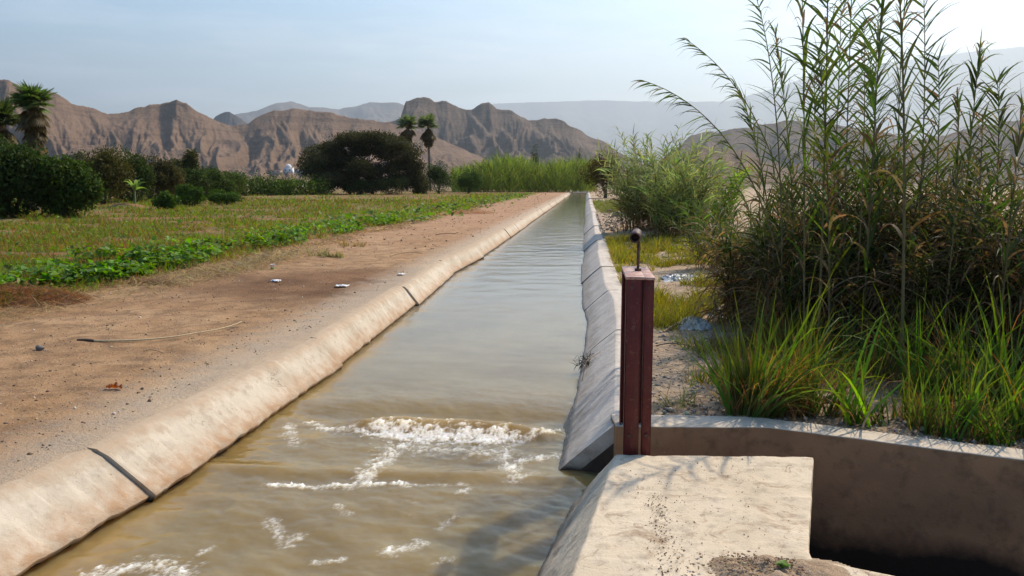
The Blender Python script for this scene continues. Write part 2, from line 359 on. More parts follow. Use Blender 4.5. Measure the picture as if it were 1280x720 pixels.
# ------------------------------------------------------------------ sluice block, side channel walls and floor
def prism(name, top, bot, z0, z1, mat, amp=.006, cuts=5, bev=.018, seed=1, parent=None):
    bm = bmesh.new(); n = len(top)
    vt = [bm.verts.new((p[0], p[1], z1)) for p in top]; vb = [bm.verts.new((p[0], p[1], z0)) for p in bot]
    bm.faces.new(vt); bm.faces.new(vb[::-1])
    for i in range(n): bm.faces.new((vt[i], vb[i], vb[(i+1) % n], vt[(i+1) % n]))
    bmesh.ops.recalc_face_normals(bm, faces=bm.faces)
    bmesh.ops.bevel(bm, geom=list(bm.edges), offset=bev, segments=3, affect='EDGES', profile=.6)
    bmesh.ops.triangulate(bm, faces=[f for f in bm.faces if len(f.verts) > 4])
    for _ in range(cuts): 
        es = [e for e in bm.edges if e.calc_length() > .05]
        if not es: break
        bmesh.ops.subdivide_edges(bm, edges=es, cuts=1, use_grid_fill=True)
    bmesh.ops.triangulate(bm, faces=[f for f in bm.faces if len(f.verts) > 4])
    c = np.array([v.co for v in bm.verts]); 
    d = fbm(c[:, 0]*5+c[:, 2]*3, c[:, 1]*5+c[:, 2]*2, 4, seed)*amp*2+fbm(c[:, 0]*22, c[:, 1]*22+c[:, 2]*17, 2, seed+3)*amp*.7
    e = fbm(c[:, 0]*3-c[:, 2]*4, c[:, 1]*3, 4, seed+9)*amp*2
    for v, a, b in zip(bm.verts, d, e): v.co += v.normal*float(a)+Vector((float(b)*.4, float(b)*.3, 0))
    me = bpy.data.meshes.new(name); bm.to_mesh(me); bm.free(); return link(name, me, mat, parent, True)
bA, bB, bC, bD = G(770, 568)[:2], G(1017, 571)[:2], G(1011, 690)[:2], G(700, 762)[:2]
bE = np.array([bD[0]-.04, 1.2]); bF = np.array([1.05, 1.2])
topb = [bA, bB, bC, bC+np.array([-.03, -.5]), bF, bE, bD]
sl = np.array([-.62, 0]); botb = [bA+sl+[0, 0], bB, bC, bC+np.array([-.03, -.5]), bF, bE+sl*1.3, bD+sl*1.1]
# sloped canal side is a lining: the bottom ring is pushed toward the canal
o = prism('sluice_block', topb, botb, -.78, .0, CONC_B, .0055, 5, .012, 4); tag(o, 'pale cream concrete block with crumbs of earth at the foot of the red sluice gate', 'concrete block')
m = M_('concrete_channel'); n1 = m.noise(1.6, 5, .6); n2 = m.noise(8, 5, .65); n3 = m.noise(60, 4, .7)
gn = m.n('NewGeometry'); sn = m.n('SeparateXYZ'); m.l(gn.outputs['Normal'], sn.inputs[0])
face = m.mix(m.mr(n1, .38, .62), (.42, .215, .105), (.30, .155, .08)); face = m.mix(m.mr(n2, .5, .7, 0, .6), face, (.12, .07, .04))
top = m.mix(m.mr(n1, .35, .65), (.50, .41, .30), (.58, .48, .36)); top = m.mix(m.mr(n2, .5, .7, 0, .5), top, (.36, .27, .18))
sz = m.n('SeparateXYZ'); m.l(m.pos(), sz.inputs[0]); face = m.mix(m.mr(m.math('ADD', sz.outputs[2], m.math('MULTIPLY', m.noise(2.2, 5, .6), .34)), -.42, -.60), face, (.028, .018, .012))  # face blackened toward the bottom: pit shadow put into the colour
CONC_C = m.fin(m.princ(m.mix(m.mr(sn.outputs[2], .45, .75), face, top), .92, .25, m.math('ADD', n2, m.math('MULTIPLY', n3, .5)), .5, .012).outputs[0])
# far wall of the side channel (top ledge + tall face), near wall, floor
outer = [(p[0], p[1]+wo) for p, wo in zip(FW, WOFF)]
wallp = [FW[0]+np.array([.02, 0])]+[FW[k] for k in range(1, 5)]+[np.array(q) for q in outer[::-1]]
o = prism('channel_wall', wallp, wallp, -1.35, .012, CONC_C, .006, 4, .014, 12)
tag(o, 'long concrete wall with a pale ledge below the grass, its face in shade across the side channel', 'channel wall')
NW[0] = NW[0]+fdir*.10
nwp = [NW[0], NW[1], NW[1]-nperp*.28, NW[0]-nperp*.28]
o = prism('channel_wall', nwp, nwp, -1.3, -.006, CONC_B, .008, 4, .015, 15)
tag(o, 'short pale concrete wall top in the bottom corner beside the dark pit', 'channel wall')
A = Acc(); gx, gy = np.meshgrid(np.linspace(.0, 9, 90), np.linspace(-2.5, 5.65, 80))
A.add(np.stack([gx, gy, -1.12+fbm(gx*2, gy*2, 4, 3)*.06], -1).reshape(-1, 3), grid_faces(80, 90), (.3, .3, .3))
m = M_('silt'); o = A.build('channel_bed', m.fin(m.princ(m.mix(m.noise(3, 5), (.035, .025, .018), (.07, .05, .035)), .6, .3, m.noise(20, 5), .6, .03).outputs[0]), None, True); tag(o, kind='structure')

# ------------------------------------------------------------------ water
def foam_mask(X, Y):
    """white water of the standing wave, laid out on the canal's own plane"""
    m_ = np.zeros_like(X); n1 = fbm(X*7, Y*9, 5, 31, .7); n2 = fbm(X*2.2, Y*2.2, 3, 37); n3 = fbm(X*18, Y*22, 4, 41, .7); n4 = fbm(X*24+Y*3, Y*11, 5, 47, .8)
    def line(pts, wd, st):
        nonlocal m_
        P = np.array([G(px, py, -.36)[:2] for px, py in pts]); best = np.full(X.shape, 9.)
        for a, b in zip(P[:-1], P[1:]):
            ab = b-a; t = np.clip(((X-a[0])*ab[0]+(Y-a[1])*ab[1])/(ab@ab), 0, 1)
            best = np.minimum(best, np.hypot(X-a[0]-t*ab[0], Y-a[1]-t*ab[1]))
        v = np.clip(1-(best+(n1*1.3+n3*.7)*wd*1.0)/wd, 0, 1)*st; m_ = np.maximum(m_, v)
    line([(478, 541), (510, 546), (555, 547), (600, 549), (628, 550)], .19, 2.4)
    line([(500, 560), (560, 562), (620, 566)], .22, .72)
    line([(502, 556), (480, 574), (462, 592), (448, 606)], .13, 1.0)
    line([(388, 528), (400, 533), (425, 540), (478, 541)], .09, .9)
    line([(362, 532), (366, 556)], .09, .8)
    line([(338, 607), (400, 607), (450, 606), (510, 606)], .05, 1.5); line([(510, 606), (580, 607)], .035, .7)
    line([(632, 562), (636, 590), (650, 575), (690, 570)], .10, 1.0); line([(640, 556), (668, 547), (697, 540)], .08, .95)
    line([(668, 590), (640, 604)], .08, .7); line([(585, 612), (572, 618)], .05, .7)
    line([(340, 650), (352, 680), (372, 672)], .07, .72); line([(420, 632), (435, 640)], .06, .75)
    line([(488, 690), (502, 684), (524, 680)], .09, .85); line([(120, 718), (180, 708), (225, 714)], .13, 1.0)
    line([(255, 690), (268, 682)], .05, .7); line([(395, 702), (430, 700)], .05, .7); line([(552, 660), (565, 648)], .05, .6); line([(545, 705), (560, 700)], .05, .6)
    sc_ = np.clip((7.2-Y)/1.5, 0, 1)*np.clip((n1-.20)*3.4, 0, 1)*np.clip(n2*2+.25, 0, 1)*np.clip((X+2.6)*2, 0, 1)
    return np.clip(m_*(.60+n4*1.6), 0, 1)+sc_*.25
def water_z(X, Y):
    drop = 1/(1+np.exp((Y-7.0)*3.5)); z = WZ-.02*drop
    fr = np.clip((8.2-Y)/1.6, 0, 1)
    yc = 6.47-.05*np.cos(X*2.2); z = z+.095*np.exp(-((Y-yc)/.17)**2)*np.clip(1-((X+1.15)/1.0)**4, 0, 1)-.06*np.exp(-((Y-yc-.38)/.28)**2)*np.clip(1-((X+1.2)/1.4)**4, 0, 1)
    z = z+.022*np.exp(-((Y-5.42)/.10)**2)
    z = z+fr*(fbm(X*1.7+Y*.5, Y*2.0, 4, 51)*.028+fbm(X*6+Y*2, Y*6, 3, 55)*.006)
    z = z+(1-fr)*(fbm(X*1.1, Y*1.5, 3, 57)*.012)
    return z
A = Acc()
xs = np.linspace(-3.15, .12, 300); ys_ = np.linspace(2.6, 8.6, 500); X, Yg = np.meshgrid(xs, ys_)
fo = foam_mask(X, Yg); Z = water_z(X, Yg)+np.clip(fo-.25, 0, 1)*(.008+.045*np.clip(fbm(X*16, Yg*20, 4, 61, .8)+.15, 0, 1))
A.add(np.stack([X, Yg, Z], -1).reshape(-1, 3), grid_faces(500, 300), np.repeat(fo.reshape(-1, 1), 3, 1))
ys_ = np.concatenate([prog(8.6, 175, .04, 1.012)]); xs = np.linspace(-3.15, .42, 60); X, Yg = np.meshgrid(xs, ys_)
A.add(np.stack([X, Yg, water_z(X, Yg)], -1).reshape(-1, 3), grid_faces(len(ys_), 60), (0, 0, 0))
xs = np.linspace(-3.15, .12, 30); ys_ = np.linspace(-4, 2.6, 40); X, Yg = np.meshgrid(xs, ys_)
A.add(np.stack([X, Yg, water_z(X, Yg)], -1).reshape(-1, 3), grid_faces(40, 30), (0, 0, 0))
xs = np.linspace(.12, .9, 20); ys_ = np.linspace(5.0, 5.65, 16); X, Yg = np.meshgrid(xs, ys_)
A.add(np.stack([X, Yg, 0*X+WZ-.02], -1).reshape(-1, 3), grid_faces(16, 20), (0, 0, 0))
m = M_('muddy_water'); c = m.attr(); sep = m.n('SeparateColor'); m.l(c, sep.inputs[0]); fo_ = sep.outputs[0]
sp = m.n('SeparateXYZ'); m.l(m.pos(), sp.inputs[0])
fo_ = m.mr(m.math('ADD', fo_, m.math('MULTIPLY', m.math('SUBTRACT', m.noise(75, 5, .75), .5), m.math('MULTIPLY', m.math('MINIMUM', fo_, .5), 3.6))), .08, 1.35)
mud = m.mix(m.mr(m.noise(1.2, 4), .35, .65), (.185, .122, .036), (.24, .168, .060))
mud = m.mix(m.mr(m.math('ADD', sp.outputs[0], m.math('MULTIPLY', m.noise(2.0, 3), .5)), -2.2, -2.55, 0, .55), mud, (.33, .20, .075))
mud = m.mix(m.mr(sp.outputs[1], 7, 16, 0, .8), mud, (.19, .18, .15))
colr = m.mix(fo_, mud, (.80, .77, .68))
rip = m.noise(1, 4, .6, stretch=(3.0, 9, 1)); rip2 = m.noise(1, 3, .6, stretch=(9, 30, 1)); rip3 = m.noise(1, 3, .6, stretch=(.8, 2.2, 1))
hh = m.math('ADD', m.math('MULTIPLY', rip, 1.0), m.math('ADD', m.math('MULTIPLY', rip2, .35), m.math('MULTIPLY', rip3, 1.2)))
p = m.princ(colr, m.mr(fo_, 0, 1, .07, .8), .5, hh, .13, .02)
p.inputs['Subsurface Weight'].default_value = 1.0; p.inputs['Subsurface Radius'].default_value = (1.0, .75, .4); p.inputs['Subsurface Scale'].default_value = .8; p.inputs['IOR'].default_value = 1.33
WATER = m.fin(p.outputs[0])
o = A.build('canal_water', WATER, None, True); tag(o, kind='structure')

# ------------------------------------------------------------------ sluice gate
def m_paint():
    m = M_('red_oxide_paint'); n1 = m.noise(6, 5, .7); n2 = m.noise(40, 5, .7)
    c = m.mix(m.mr(n1, .4, .65), (.085, .006, .006), (.12, .014, .010)); stk = m.noise(1, 5, .7, stretch=(28, 28, 1.6)); c = m.mix(m.mr(stk, .54, .68, 0, .75), c, (.11, .045, .022)); c = m.mix(m.mr(m.noise(22, 5, .75), .60, .64, 0, .9), c, (.13, .055, .028)); c = m.mix(m.mr(n2, .62, .70, 0, .8), c, (.22, .10, .06))
    return m.fin(m.princ(c, m.mr(n2, .4, .7, .42, .75), .4, n2, .35, .004).outputs[0])
PAINT = m_paint()
m = M_('pale_top_paint'); n1 = m.noise(18, 5, .7)
PALE_TOP = m.fin(m.princ(m.mix(m.mr(n1, .40, .6), (.50, .36, .28), (.34, .13, .09)), .55, .4, n1, .4, .004).outputs[0])  # paler, mottled paint for the top plate
m = M_('rusty_steel'); n1 = m.noise(30, 4, .7); RUST = m.fin(m.princ(m.mix(m.mr(n1, .4, .6), (.035, .018, .014), (.12, .055, .035)), .6, .4, n1, .4, .003).outputs[0])
gl = G(779, 567)[:2]; gr = G(813, 567)[:2]; gx0, gx1, gy0 = gl[0], gr[0], gl[1]; gy1 = 5.60; GT = 1.11; gm = gx0+(gx1-gx0)*.60
root = thing('sluice_gate', (gm, gy0, 0), 'tall dark red steel sluice gate frame standing at the canal edge', 'sluice gate')
def gbox(name, parts_, mat, bev=.003):
    A = Acc()
    for lo_, hi_ in parts_: box(A, lo_, hi_)
    o = A.build(name, mat, root); b = o.modifiers.new('bevel', 'BEVEL'); b.width = bev; b.segments = 2; return o
th = .008
for k, (ya, yb) in enumerate(((gy0, gy0+.07), (gy1-.07, gy1))):
    zb = -.02 if k == 0 else -.75
    web = ya if k == 0 else yb-th
    # each upright: two angle irons leaving a slot between them
    gbox('upright', [((gx0, web, zb), (gm-.009, web+th, GT)), ((gx0, ya, zb), (gx0+th, yb, GT-.001)), ((gm-.017, ya, zb), (gm-.0095, yb, GT-.001))], PAINT)
    gbox('upright', [((gm+.009, web+(.012 if k == 0 else 0), zb+.001), (gx1, web+th+(.012 if k == 0 else 0), GT-.002)), ((gx1-th, ya+.012, zb), (gx1-.0005, yb, GT-.003)), ((gm+.0095, ya+.012, zb), (gm+.017, yb, GT-.003))], PAINT)
gbox('top_plate', [((gx0-.004, gy0-.006, GT+.001), (gm+.01, gy1+.004, GT+.019)), ((gm+.012, gy0-.006, GT), (gx1+.003, gy1+.004, GT+.016))], PALE_TOP)
gbox('gate_plate', [((gm-.006, gy0+.02, -1.05), (gm+.0, gy1-.02, -.30)), ((gm-.03, gy0+.1, -.34), (gm-.006, gy1-.1, -.30))], RUST)
A = Acc(); sx_, sy_ = gm-.012, (gy0+gy1)/2+.02
zz_ = np.linspace(-.32, GT+.22, 620); tube(A, np.stack([0*zz_+sx_, 0*zz_+sy_, zz_], -1), .0085+.0022*(np.arange(620) % 2), (.1, .05, .04), 10); A.build('lifting_screw', RUST, root)
A = Acc(); tube(A, [(sx_, sy_, GT+.016), (sx_, sy_, GT+.036)], .024, (.1, .05, .04), 6); A.build('nut', RUST, root)
for bx_, bz_ in ((gx0+.035, GT-.05), (gm+.04, GT-.05), (gx0+.035, .12), (gm+.04, .12)):
    A = Acc(); tube(A, [(bx_, gy0-.012+(.012 if bx_ > gm else 0), bz_), (bx_, gy0+.004+(.012 if bx_ > gm else 0), bz_)], .011, (.1, .05, .04), 6); A.build('bolt', RUST, root)
# handle: a short open pipe welded across the screw
hc = np.array([sx_-.018, sy_, GT+.25]); hd = nrm(np.array([.12, 1, .10])); n = 20; an = np.arange(n)*2*np.pi/n
a_ = nrm(np.cross(hd, [0, 0, 1.])); b_ = np.cross(hd, a_); A = Acc(); rings = []
for off, rad in ((-.09, .026), (-.09, .033), (.10, .033), (.10, .026)):
    rings.append(hc+hd*off+rad*(a_*np.cos(an)[:, None]+b_*np.sin(an)[:, None]))
V = np.vstack(rings); F = []
for q in range(4):
    for j in range(n): F.append((q*n+j, q*n+(j+1) % n, ((q+1) % 4)*n+(j+1) % n, ((q+1) % 4)*n+j))
A.add(V, F, (.1, .05, .04)); mid_ = hc+hd*.0; A.add(mid_+.026*(a_*np.cos(an)[:, None]+b_*np.sin(an)[:, None]), [tuple(range(n))], (.02, .02, .02))
A.build('pipe_handle', RUST, root, False)

# ------------------------------------------------------------------ hills
def m_rock(name, a, b, d, sc_=.004):
    m = M_(name); n1 = m.noise(sc_, 6, .6); n2 = m.noise(sc_*7, 6, .65); st = m.noise(1, 6, .6, stretch=(sc_*1.2, sc_*1.2, sc_*22), dist=.6)
    c = m.mix(m.mr(n1, .35, .65), a, b); c = m.mix(m.mr(st, .52, .64, 0, .6), c, d); c = m.mix(m.mr(n2, .5, .7, 0, .5), c, tuple(x*.7 for x in a)); n3 = m.noise(sc_*32, 6, .75); c = m.mix(m.mr(n3, .50, .66, 0, .6), c, tuple(x*.5 for x in a)); c = m.mix(m.mr(n3, .44, .36, 0, .4), c, tuple(x*1.35 for x in b))
    return m.fin(m.princ(c, .95, .1, m.math('ADD', n2, m.math('MULTIPLY', n3, .8)), .9, 9).outputs[0])
ROCK1 = m_rock('tan_rock', (.185, .115, .070), (.225, .145, .092), (.095, .06, .042)); ROCK2 = m_rock('grey_rock', (.135, .094, .066), (.18, .125, .088), (.07, .050, .038))
ROCK3 = m_rock('dark_rock', (.07, .06, .055), (.10, .085, .075), (.05, .045, .045))
HILLS = []
def hill(crest, D, W, mat, seed, nu=520, ncell=14, amp=.34, foot=0.0, lean=.6, crag=.03, pw=1.15):
    """a ridge: crest height follows the skyline at distance D, spurs run down both flanks"""
    cx_ = np.array(crest, float); u = np.linspace(cx_[0, 0], cx_[-1, 0], nu); cy = np.interp(u, cx_[:, 0], cx_[:, 1])
    rg = np.random.default_rng(seed)
    cy = cy+fbm(u*.05, u*0+seed, 4, seed)*3.2*crag/.03
    H = (229-cy)/FPX*D/math.cos(0)+CH; H = np.maximum(H, 0)
    Dc = D*(1+.05*fbm(u*.008, u*0+3, 3, seed+2))
    H = H*Dc/D
    t = np.concatenate([np.linspace(-1, 0, 170), np.linspace(0, 1, 24)[1:]])
    U, T = np.meshgrid(u, t); Hc = np.interp(U.ravel(), u, H).reshape(U.shape)
    a = np.abs(T)
    def sm(w_): kk = np.hanning(w_+2); kk /= kk.sum(); return np.convolve(np.pad(H, w_, mode='edge'), kk, 'same')[w_:-w_]
    w1, w2 = max(5, nu//22), max(9, nu//7); H1, H2 = sm(w1), sm(w2)
    ush = U+a*(u[-1]-u[0])*.06*np.sin(U*.011+seed)
    ip = lambda q: np.interp(ush.ravel(), u, q).reshape(U.shape)
    b1 = np.clip(a*5, 0, 1); b2 = np.clip((a-.15)*2.2, 0, 1)
    Hc = (ip(H)*(1-b1)+ip(H1)*b1)*(1-b2)+ip(H2)*b2
    wu = U/(u[-1]-u[0])*ncell
    wp1 = fbm(wu*.45, T*1.3, 3, seed+5); wp2 = fbm(wu*.45+9, T*1.3, 3, seed+15)
    wx = wu+lean*a*np.sin(wu*.42+seed)*4.2+wp1*1.2
    tri = np.abs(((wx*.55) % 1)-.5)*2; tri2 = np.abs(((wx*1.27+wp2*1.4+a*.8) % 1)-.5)*2
    fine = ridged(wu*1.6+wp2*2, T*2.6+wp1*2, 5, seed+7)
    spur = tri**.8*.60+tri2*.34+(1-fine)*.42
    prof = np.clip(1-a, 0, 1)**pw
    env = np.clip(a*3.0, 0, 1)**.8*np.clip((1-a)*1.8, 0, 1)**.8
    Zh = Hc*(prof-amp*spur*env*(.35+.65*prof))+Hc*.05*fbm(wu*5+T*4, T*9, 5, seed+8, .6)*np.clip(a*9, 0, 1)
    Zh = np.maximum(Zh, 0)-np.clip(a-.97, 0, 1)*D*.02-.5
    dist = np.interp(U.ravel(), u, Dc).reshape(U.shape)+T*W
    tx = (U-640)/FPX; dx = _f[0]+_r[0]*tx; dy = _f[1]+_r[1]*tx; k = dist/np.hypot(dx, dy)
    A = Acc(); A.add(np.stack([dx*k, dy*k, Zh], -1).reshape(-1, 3), grid_faces(len(t), nu), (.5, .5, .5))
    o = A.build('hills', mat, None, True); tag(o, kind='structure')
    HILLS.append((U, dist, Zh)); return U, dist, Zh
HL = hill([(-120,142),(-60,128),(0,122),(25,122),(60,131),(85,132),(105,143),(125,147),(150,153),(172,151),(182,146),(200,142),(225,138),(233,135),(245,139),(262,150),(280,157),(300,163),(318,160),(335,149),(350,145),(375,141),(392,143),(420,145),(440,150),(470,153),(500,158),(540,170),(600,195),(640,226)],
     1950, 900, ROCK1, 4, 620, 13, .50, pw=1.5)
hill([(40,229),(90,196),(125,186),(150,190),(190,203),(225,192),(243,189),(262,196),(300,212),(345,224),(370,229)], 1640, 300, ROCK1, 52, 300, 6, .4)
hill([(255,229),(300,205),(330,190),(352,182),(380,186),(420,196),(470,200),(520,212),(590,229)], 1750, 330, ROCK1, 57, 300, 6, .4)
hill([(470,229),(520,205),(548,196),(580,206),(612,188),(640,196),(668,205),(690,193),(720,204),(760,218),(790,229)], 2150, 350, ROCK2, 61, 300, 6, .42)
hill([(360,226),(400,200),(440,172),(470,158),(490,155),(504,151),(508,139),(511,131),(520,127),(540,126),(546,130),(560,129),(575,138),(590,139),(600,134),(612,130),(622,139),(640,141),(650,147),(660,152),(680,150),(700,152),(715,160),(735,172),(755,181),(775,193),(800,205),(830,226)],
     2500, 800, ROCK2, 17, 520, 11, .56, crag=.035)
hill([(240,226),(262,170),(280,152),(297,147),(310,153),(330,170),(360,226)], 4200, 900, ROCK3, 8, 160, 4, .3)
hill([(790,228),(820,203),(840,188),(858,172),(873,168),(890,168),(927,163),(960,159),(981,156),(1017,159),(1060,167),(1099,173),(1130,182),(1160,178),(1194,171),(1244,165),(1290,160),(1360,168),(1450,160)], 2700, 900, ROCK2, 23, 520, 12, .52)
hill([(800,228),(840,215),(860,196),(873,185),(890,187),(925,190),(950,203),(985,215),(1010,228)], 1500, 420, ROCK1, 29, 200, 4, .3)
hill([(240,228),(290,152),(330,145),(352,136),(372,133),(395,139),(430,141),(465,133),(500,132),(560,150),(640,228)], 11000, 3500, ROCK2, 33, 260, 7, .3, crag=.02)
hill([(520,228),(560,150),(610,133),(650,131),(700,130),(750,129),(800,131),(850,132),(900,133),(940,124),(1000,108),(1040,101),(1100,96),(1150,93),(1200,90),(1280,89),(1400,84),(1500,90)], 23000, 5000, ROCK2, 39, 420, 9, .3, crag=.012)
hill([(1030,228),(1090,200),(1130,183),(1180,160),(1210,149),(1240,137),(1280,127),(1340,118),(1450,105)], 14000, 4000, ROCK2, 44, 240, 6, .3, crag=.02)

# ------------------------------------------------------------------ foliage builders
def crown(A, blobs, n, ln, wd, col, amt=.3, up=.35, shell=.55):
    blobs = np.array(blobs, float); vol = (blobs[:, 3]*blobs[:, 4]+blobs[:, 3]*blobs[:, 5]); k = RNG.choice(len(blobs), n, p=vol/vol.sum())
    d = nrm(RNG.normal(0, 1, (n, 3))); rr = shell+(1-shell)*RNG.random((n, 1))**.6+.55*RNG.random((n, 1))**7
    b = blobs[k]; c = b[:, :3]+d*b[:, 3:6]*rr
    c = c+RNG.normal(0, .06, (n, 3))*b[:, 3:6]
    dd = nrm(d*.6+RNG.normal(0, .8, (n, 3))+np.array([0, 0, -.25])); nn = nrm(RNG.normal(0, .7, (n, 3))+d*.5+np.array([0, 0, up]))
    clump = np.random.default_rng(len(blobs)).normal(0, .16, len(blobs))[k][:, None]
    kites(A, c, dd, nn, ln*(.6+.8*RNG.random(n)), wd*(.6+.8*RNG.random(n)), np.clip(vary(col, n, amt)*(1+clump), .004, .5))
def blobfield(c, r, n, sub=.42, seed=0, flat=1.):
    g = np.random.default_rng(seed); d = nrm(g.normal(0, 1, (n, 3))); d[:, 2] = np.abs(d[:, 2])*flat-.15
    P = np.array(c)+d*np.array(r)*(.45+.5*g.random((n, 1))); s_ = sub*(.6+.7*g.random((n, 1)))*np.array([min(r[0], 3*r[2]), min(r[1], 3*r[2]), r[2]])
    return np.hstack([P, s_])
def bush(px, D, wpx, ytop, label, col, seed, n=3500, leaf=.22, name='bush', cat='bush', group=None, basez=0, dens=9, flat=1.):
    b = bearing(px, D); b[2] = float(gz(b[0], b[1])); w_ = wpx/FPX*D/2; h = (229-ytop)/FPX*D+CH-b[2]
    rt = thing(name, b, label, cat, group)
    A = Acc(); bl = blobfield((b[0], b[1], b[2]+h*.40), (w_*1.0, w_*.75, h*.60), int(dens*1.9)+6, .31, seed, flat)
    bl = np.vstack([bl, [[b[0], b[1], b[2]+h*.36, w_*.72, w_*.6, h*.36]]])
    crown(A, bl, int(n*2.1), leaf*.72, leaf*.36, np.array(col)*.85); A.build('foliage', FAR_LEAF, rt)
    A = Acc()
    for k in range(6):
        q = bl[k % len(bl)]; e = q[:3]; m_ = (b+e)/2+[0, 0, h*.1]; tube(A, bez(b+[random.uniform(-.2, .2), random.uniform(-.2, .2), -.1], m_, e, 6), np.linspace(.05, .015, 6)*max(1, h/3), (.10, .075, .05), 5)
    A.build('stem', BARK, rt); return rt
# --- left bushes
LG = 'bushes along the left edge of the field'
bush(8, 46, 112, 186, 'broad dark green bush at the far left edge of the picture', (.028, .062, .012), 1, 9000, .30, group=LG, dens=16)
bush(78, 45, 78, 194, 'bright green bush just right of the tall palm, in front of the others', (.045, .09, .014), 2, 8000, .28, group=LG, dens=14)
bush(-25, 50, 90, 170, 'dark bush half cut off by the left edge behind the palm', (.025, .05, .012), 3, 4000, .3, group=LG)
MG = 'trees and bushes in the middle distance left'
for px, D, wp, yt, lab, cl, sd_ in (
    (128, 72, 62, 185, 'olive brown bushy tree right of the palm with a domed top', (.075, .07, .018), 11),
    (165, 78, 52, 197, 'dark green bush directly behind the young banana plant', (.035, .07, .014), 12),
    (198, 82, 58, 195, 'wide brownish bush between the banana plant and the small round tree', (.07, .065, .022), 13),
    (237, 96, 28, 188, 'small round tree rising alone above the hedge', (.06, .068, .018), 14),
    (225, 88, 60, 209, 'low dark bush below the small round tree', (.03, .06, .012), 15),
    (262, 92, 60, 212, 'yellow green bush at the left start of the long hedge', (.06, .10, .02), 16)):
    bush(px, D, wp, yt, lab, cl, sd_, 4200, .3, group=MG, dens=12)
for k, (px, D, wp, yt, lab) in enumerate(((236, 62, 40, 231, 'low leafy green bush in the field right of the banana plant'), (278, 66, 44, 235, 'low spreading green bush in the field nearest the hedge'), (206, 56, 30, 239, 'smallest low green bush at the edge of the earth mound'))):
    bush(px, D, wp, yt, lab, (.05, .11, .015), 60+k, 1600, .22, group='low bushes in the field')
for k, (px, D, wp, yt, lab, cl) in enumerate(((112, 84, 70, 196, 'dark bush filling the gap between the palm and the olive tree', (.03, .05, .012)), (148, 90, 60, 191, 'dark green tree behind the olive brown one', (.03, .055, .012)), (186, 92, 62, 198, 'dark bush behind the banana plant, right of the dark green tree', (.035, .06, .014)), (218, 97, 50, 203, 'dense olive bush left of the small round tree', (.05, .06, .016)), (250, 98, 56, 207, 'green bush right of the small round tree', (.045, .075, .016)), (284, 104, 50, 214, 'low light green bush where the hedge begins', (.07, .11, .02)))):
    bush(px, D, wp, yt, lab, cl, 40+k, 3600, .32, group=MG, dens=14)
# long hedge
A = Acc(); h0 = bearing(250, 112); h1 = bearing(402, 118); bl = []
for k in range(34):
    t = k/33; p = h0*(1-t)+h1*t; bl.append([p[0], p[1]+random.uniform(-1, 1), .9+random.uniform(-.2, .3), 1.3, 1.2, 1.35+random.uniform(-.15, .45)])
bl = np.array(bl); rt = thing('hedge', (h0+h1)/2, 'long clipped looking green hedge below the white buildings', 'hedge')
crown(A, bl, 9000, .32, .18, (.075, .125, .02)); A.build('foliage', FAR_LEAF, rt)
A = Acc()
for k in range(0, 34, 3):
    A = Acc(); tube(A, [(bl[k, 0], bl[k, 1], -.1), (bl[k, 0], bl[k, 1], 1.0)], (.06, .04), (.1, .08, .05), 5); A.build('stem', BARK, rt)
# --- palms
def palm(px, D, ytop, label, skirt, fr, col, seed, name='fan_palm', group=None, ybase=None, lean=0, tr=.16, nf=34):
    g = np.random.default_rng(seed); b = bearing(px, D); top = at(px+lean, ytop, D); hgt = top[2]
    rt = thing(name, b, label, 'palm', group); A = Acc(); tp = bez(b, (b+top)/2+[lean*.01, 0, 0], top, 10)
    tube(A, tp, np.linspace(tr*1.35, tr, 10)*(1+.06*g.normal(0, 1, 10)), (.16, .12, .09), 9); A.build('trunk', BARK, rt)
    A = Acc(); S_ = Acc()
    def fan(A, c, d, ln, cl, dr):
        # petiole then a fan of stiff pointed leaflets
        e = c+nrm(d)*ln*.38; tube(A, [c, e], .02*ln, (.08, .09, .03), 4, False)
        n = 19; side = nrm(np.cross(d, [0, 0, 1.])+1e-6); an = np.linspace(-1.25, 1.25, n); dd = nrm(d)[None]*np.cos(an)[:, None]+side[None]*np.sin(an)[:, None]
        blades(A, np.tile(e, (n, 1)), dd, ln*.68*(.75+.25*np.cos(an)), ln*.105, dr+.35*np.abs(an), vary(cl, n, .18), 3, prof='leaf')
    for k in range(nf):
        az = g.random()*2*np.pi; el = g.uniform(-.25, 1.35); d = np.array([math.cos(az)*math.cos(el), math.sin(az)*math.cos(el), math.sin(el)])
        fan(A, top, d, fr*g.uniform(.8, 1.1), col, .35)
    A.build('fronds', LEAF, rt)
    for k in range(int(skirt[0])):
        z = g.random(); c = top*(1-z*skirt[1])+b*(z*skirt[1]); az = g.random()*2*np.pi; el = g.uniform(-1.3, -.5)
        d = np.array([math.cos(az)*math.cos(el), math.sin(az)*math.cos(el), math.sin(el)]); fan(S_, c, d, fr*g.uniform(.75, 1.15)*(1-.35*z), (.11, .075, .032), .9)
    S_.build('dead_fronds', LEAF, rt); return rt
palm(42, 56, 130, 'tall fan palm with a thick skirt of dead fronds above the left bushes', (150, .66), 1.35, (.075, .13, .03), 3, tr=.26, nf=44)
palm(2, 60, 152, 'shorter dark palm cut by the left edge beside the tall palm', (80, .6), 1.5, (.035, .06, .015), 6, tr=.24)
PG = 'pair of slim palms behind the dark tree'
palm(509, 165, 157, 'left one of the two slim palms rising behind the dark tree', (50, .24), 2.5, (.12, .17, .06), 8, group=PG, lean=0, tr=.2, nf=40)
palm(538, 165, 157, 'right one of the two slim palms, leaning, behind the dark tree', (56, .26), 2.5, (.12, .17, .06), 9, group=PG, lean=-3, tr=.2, nf=40)
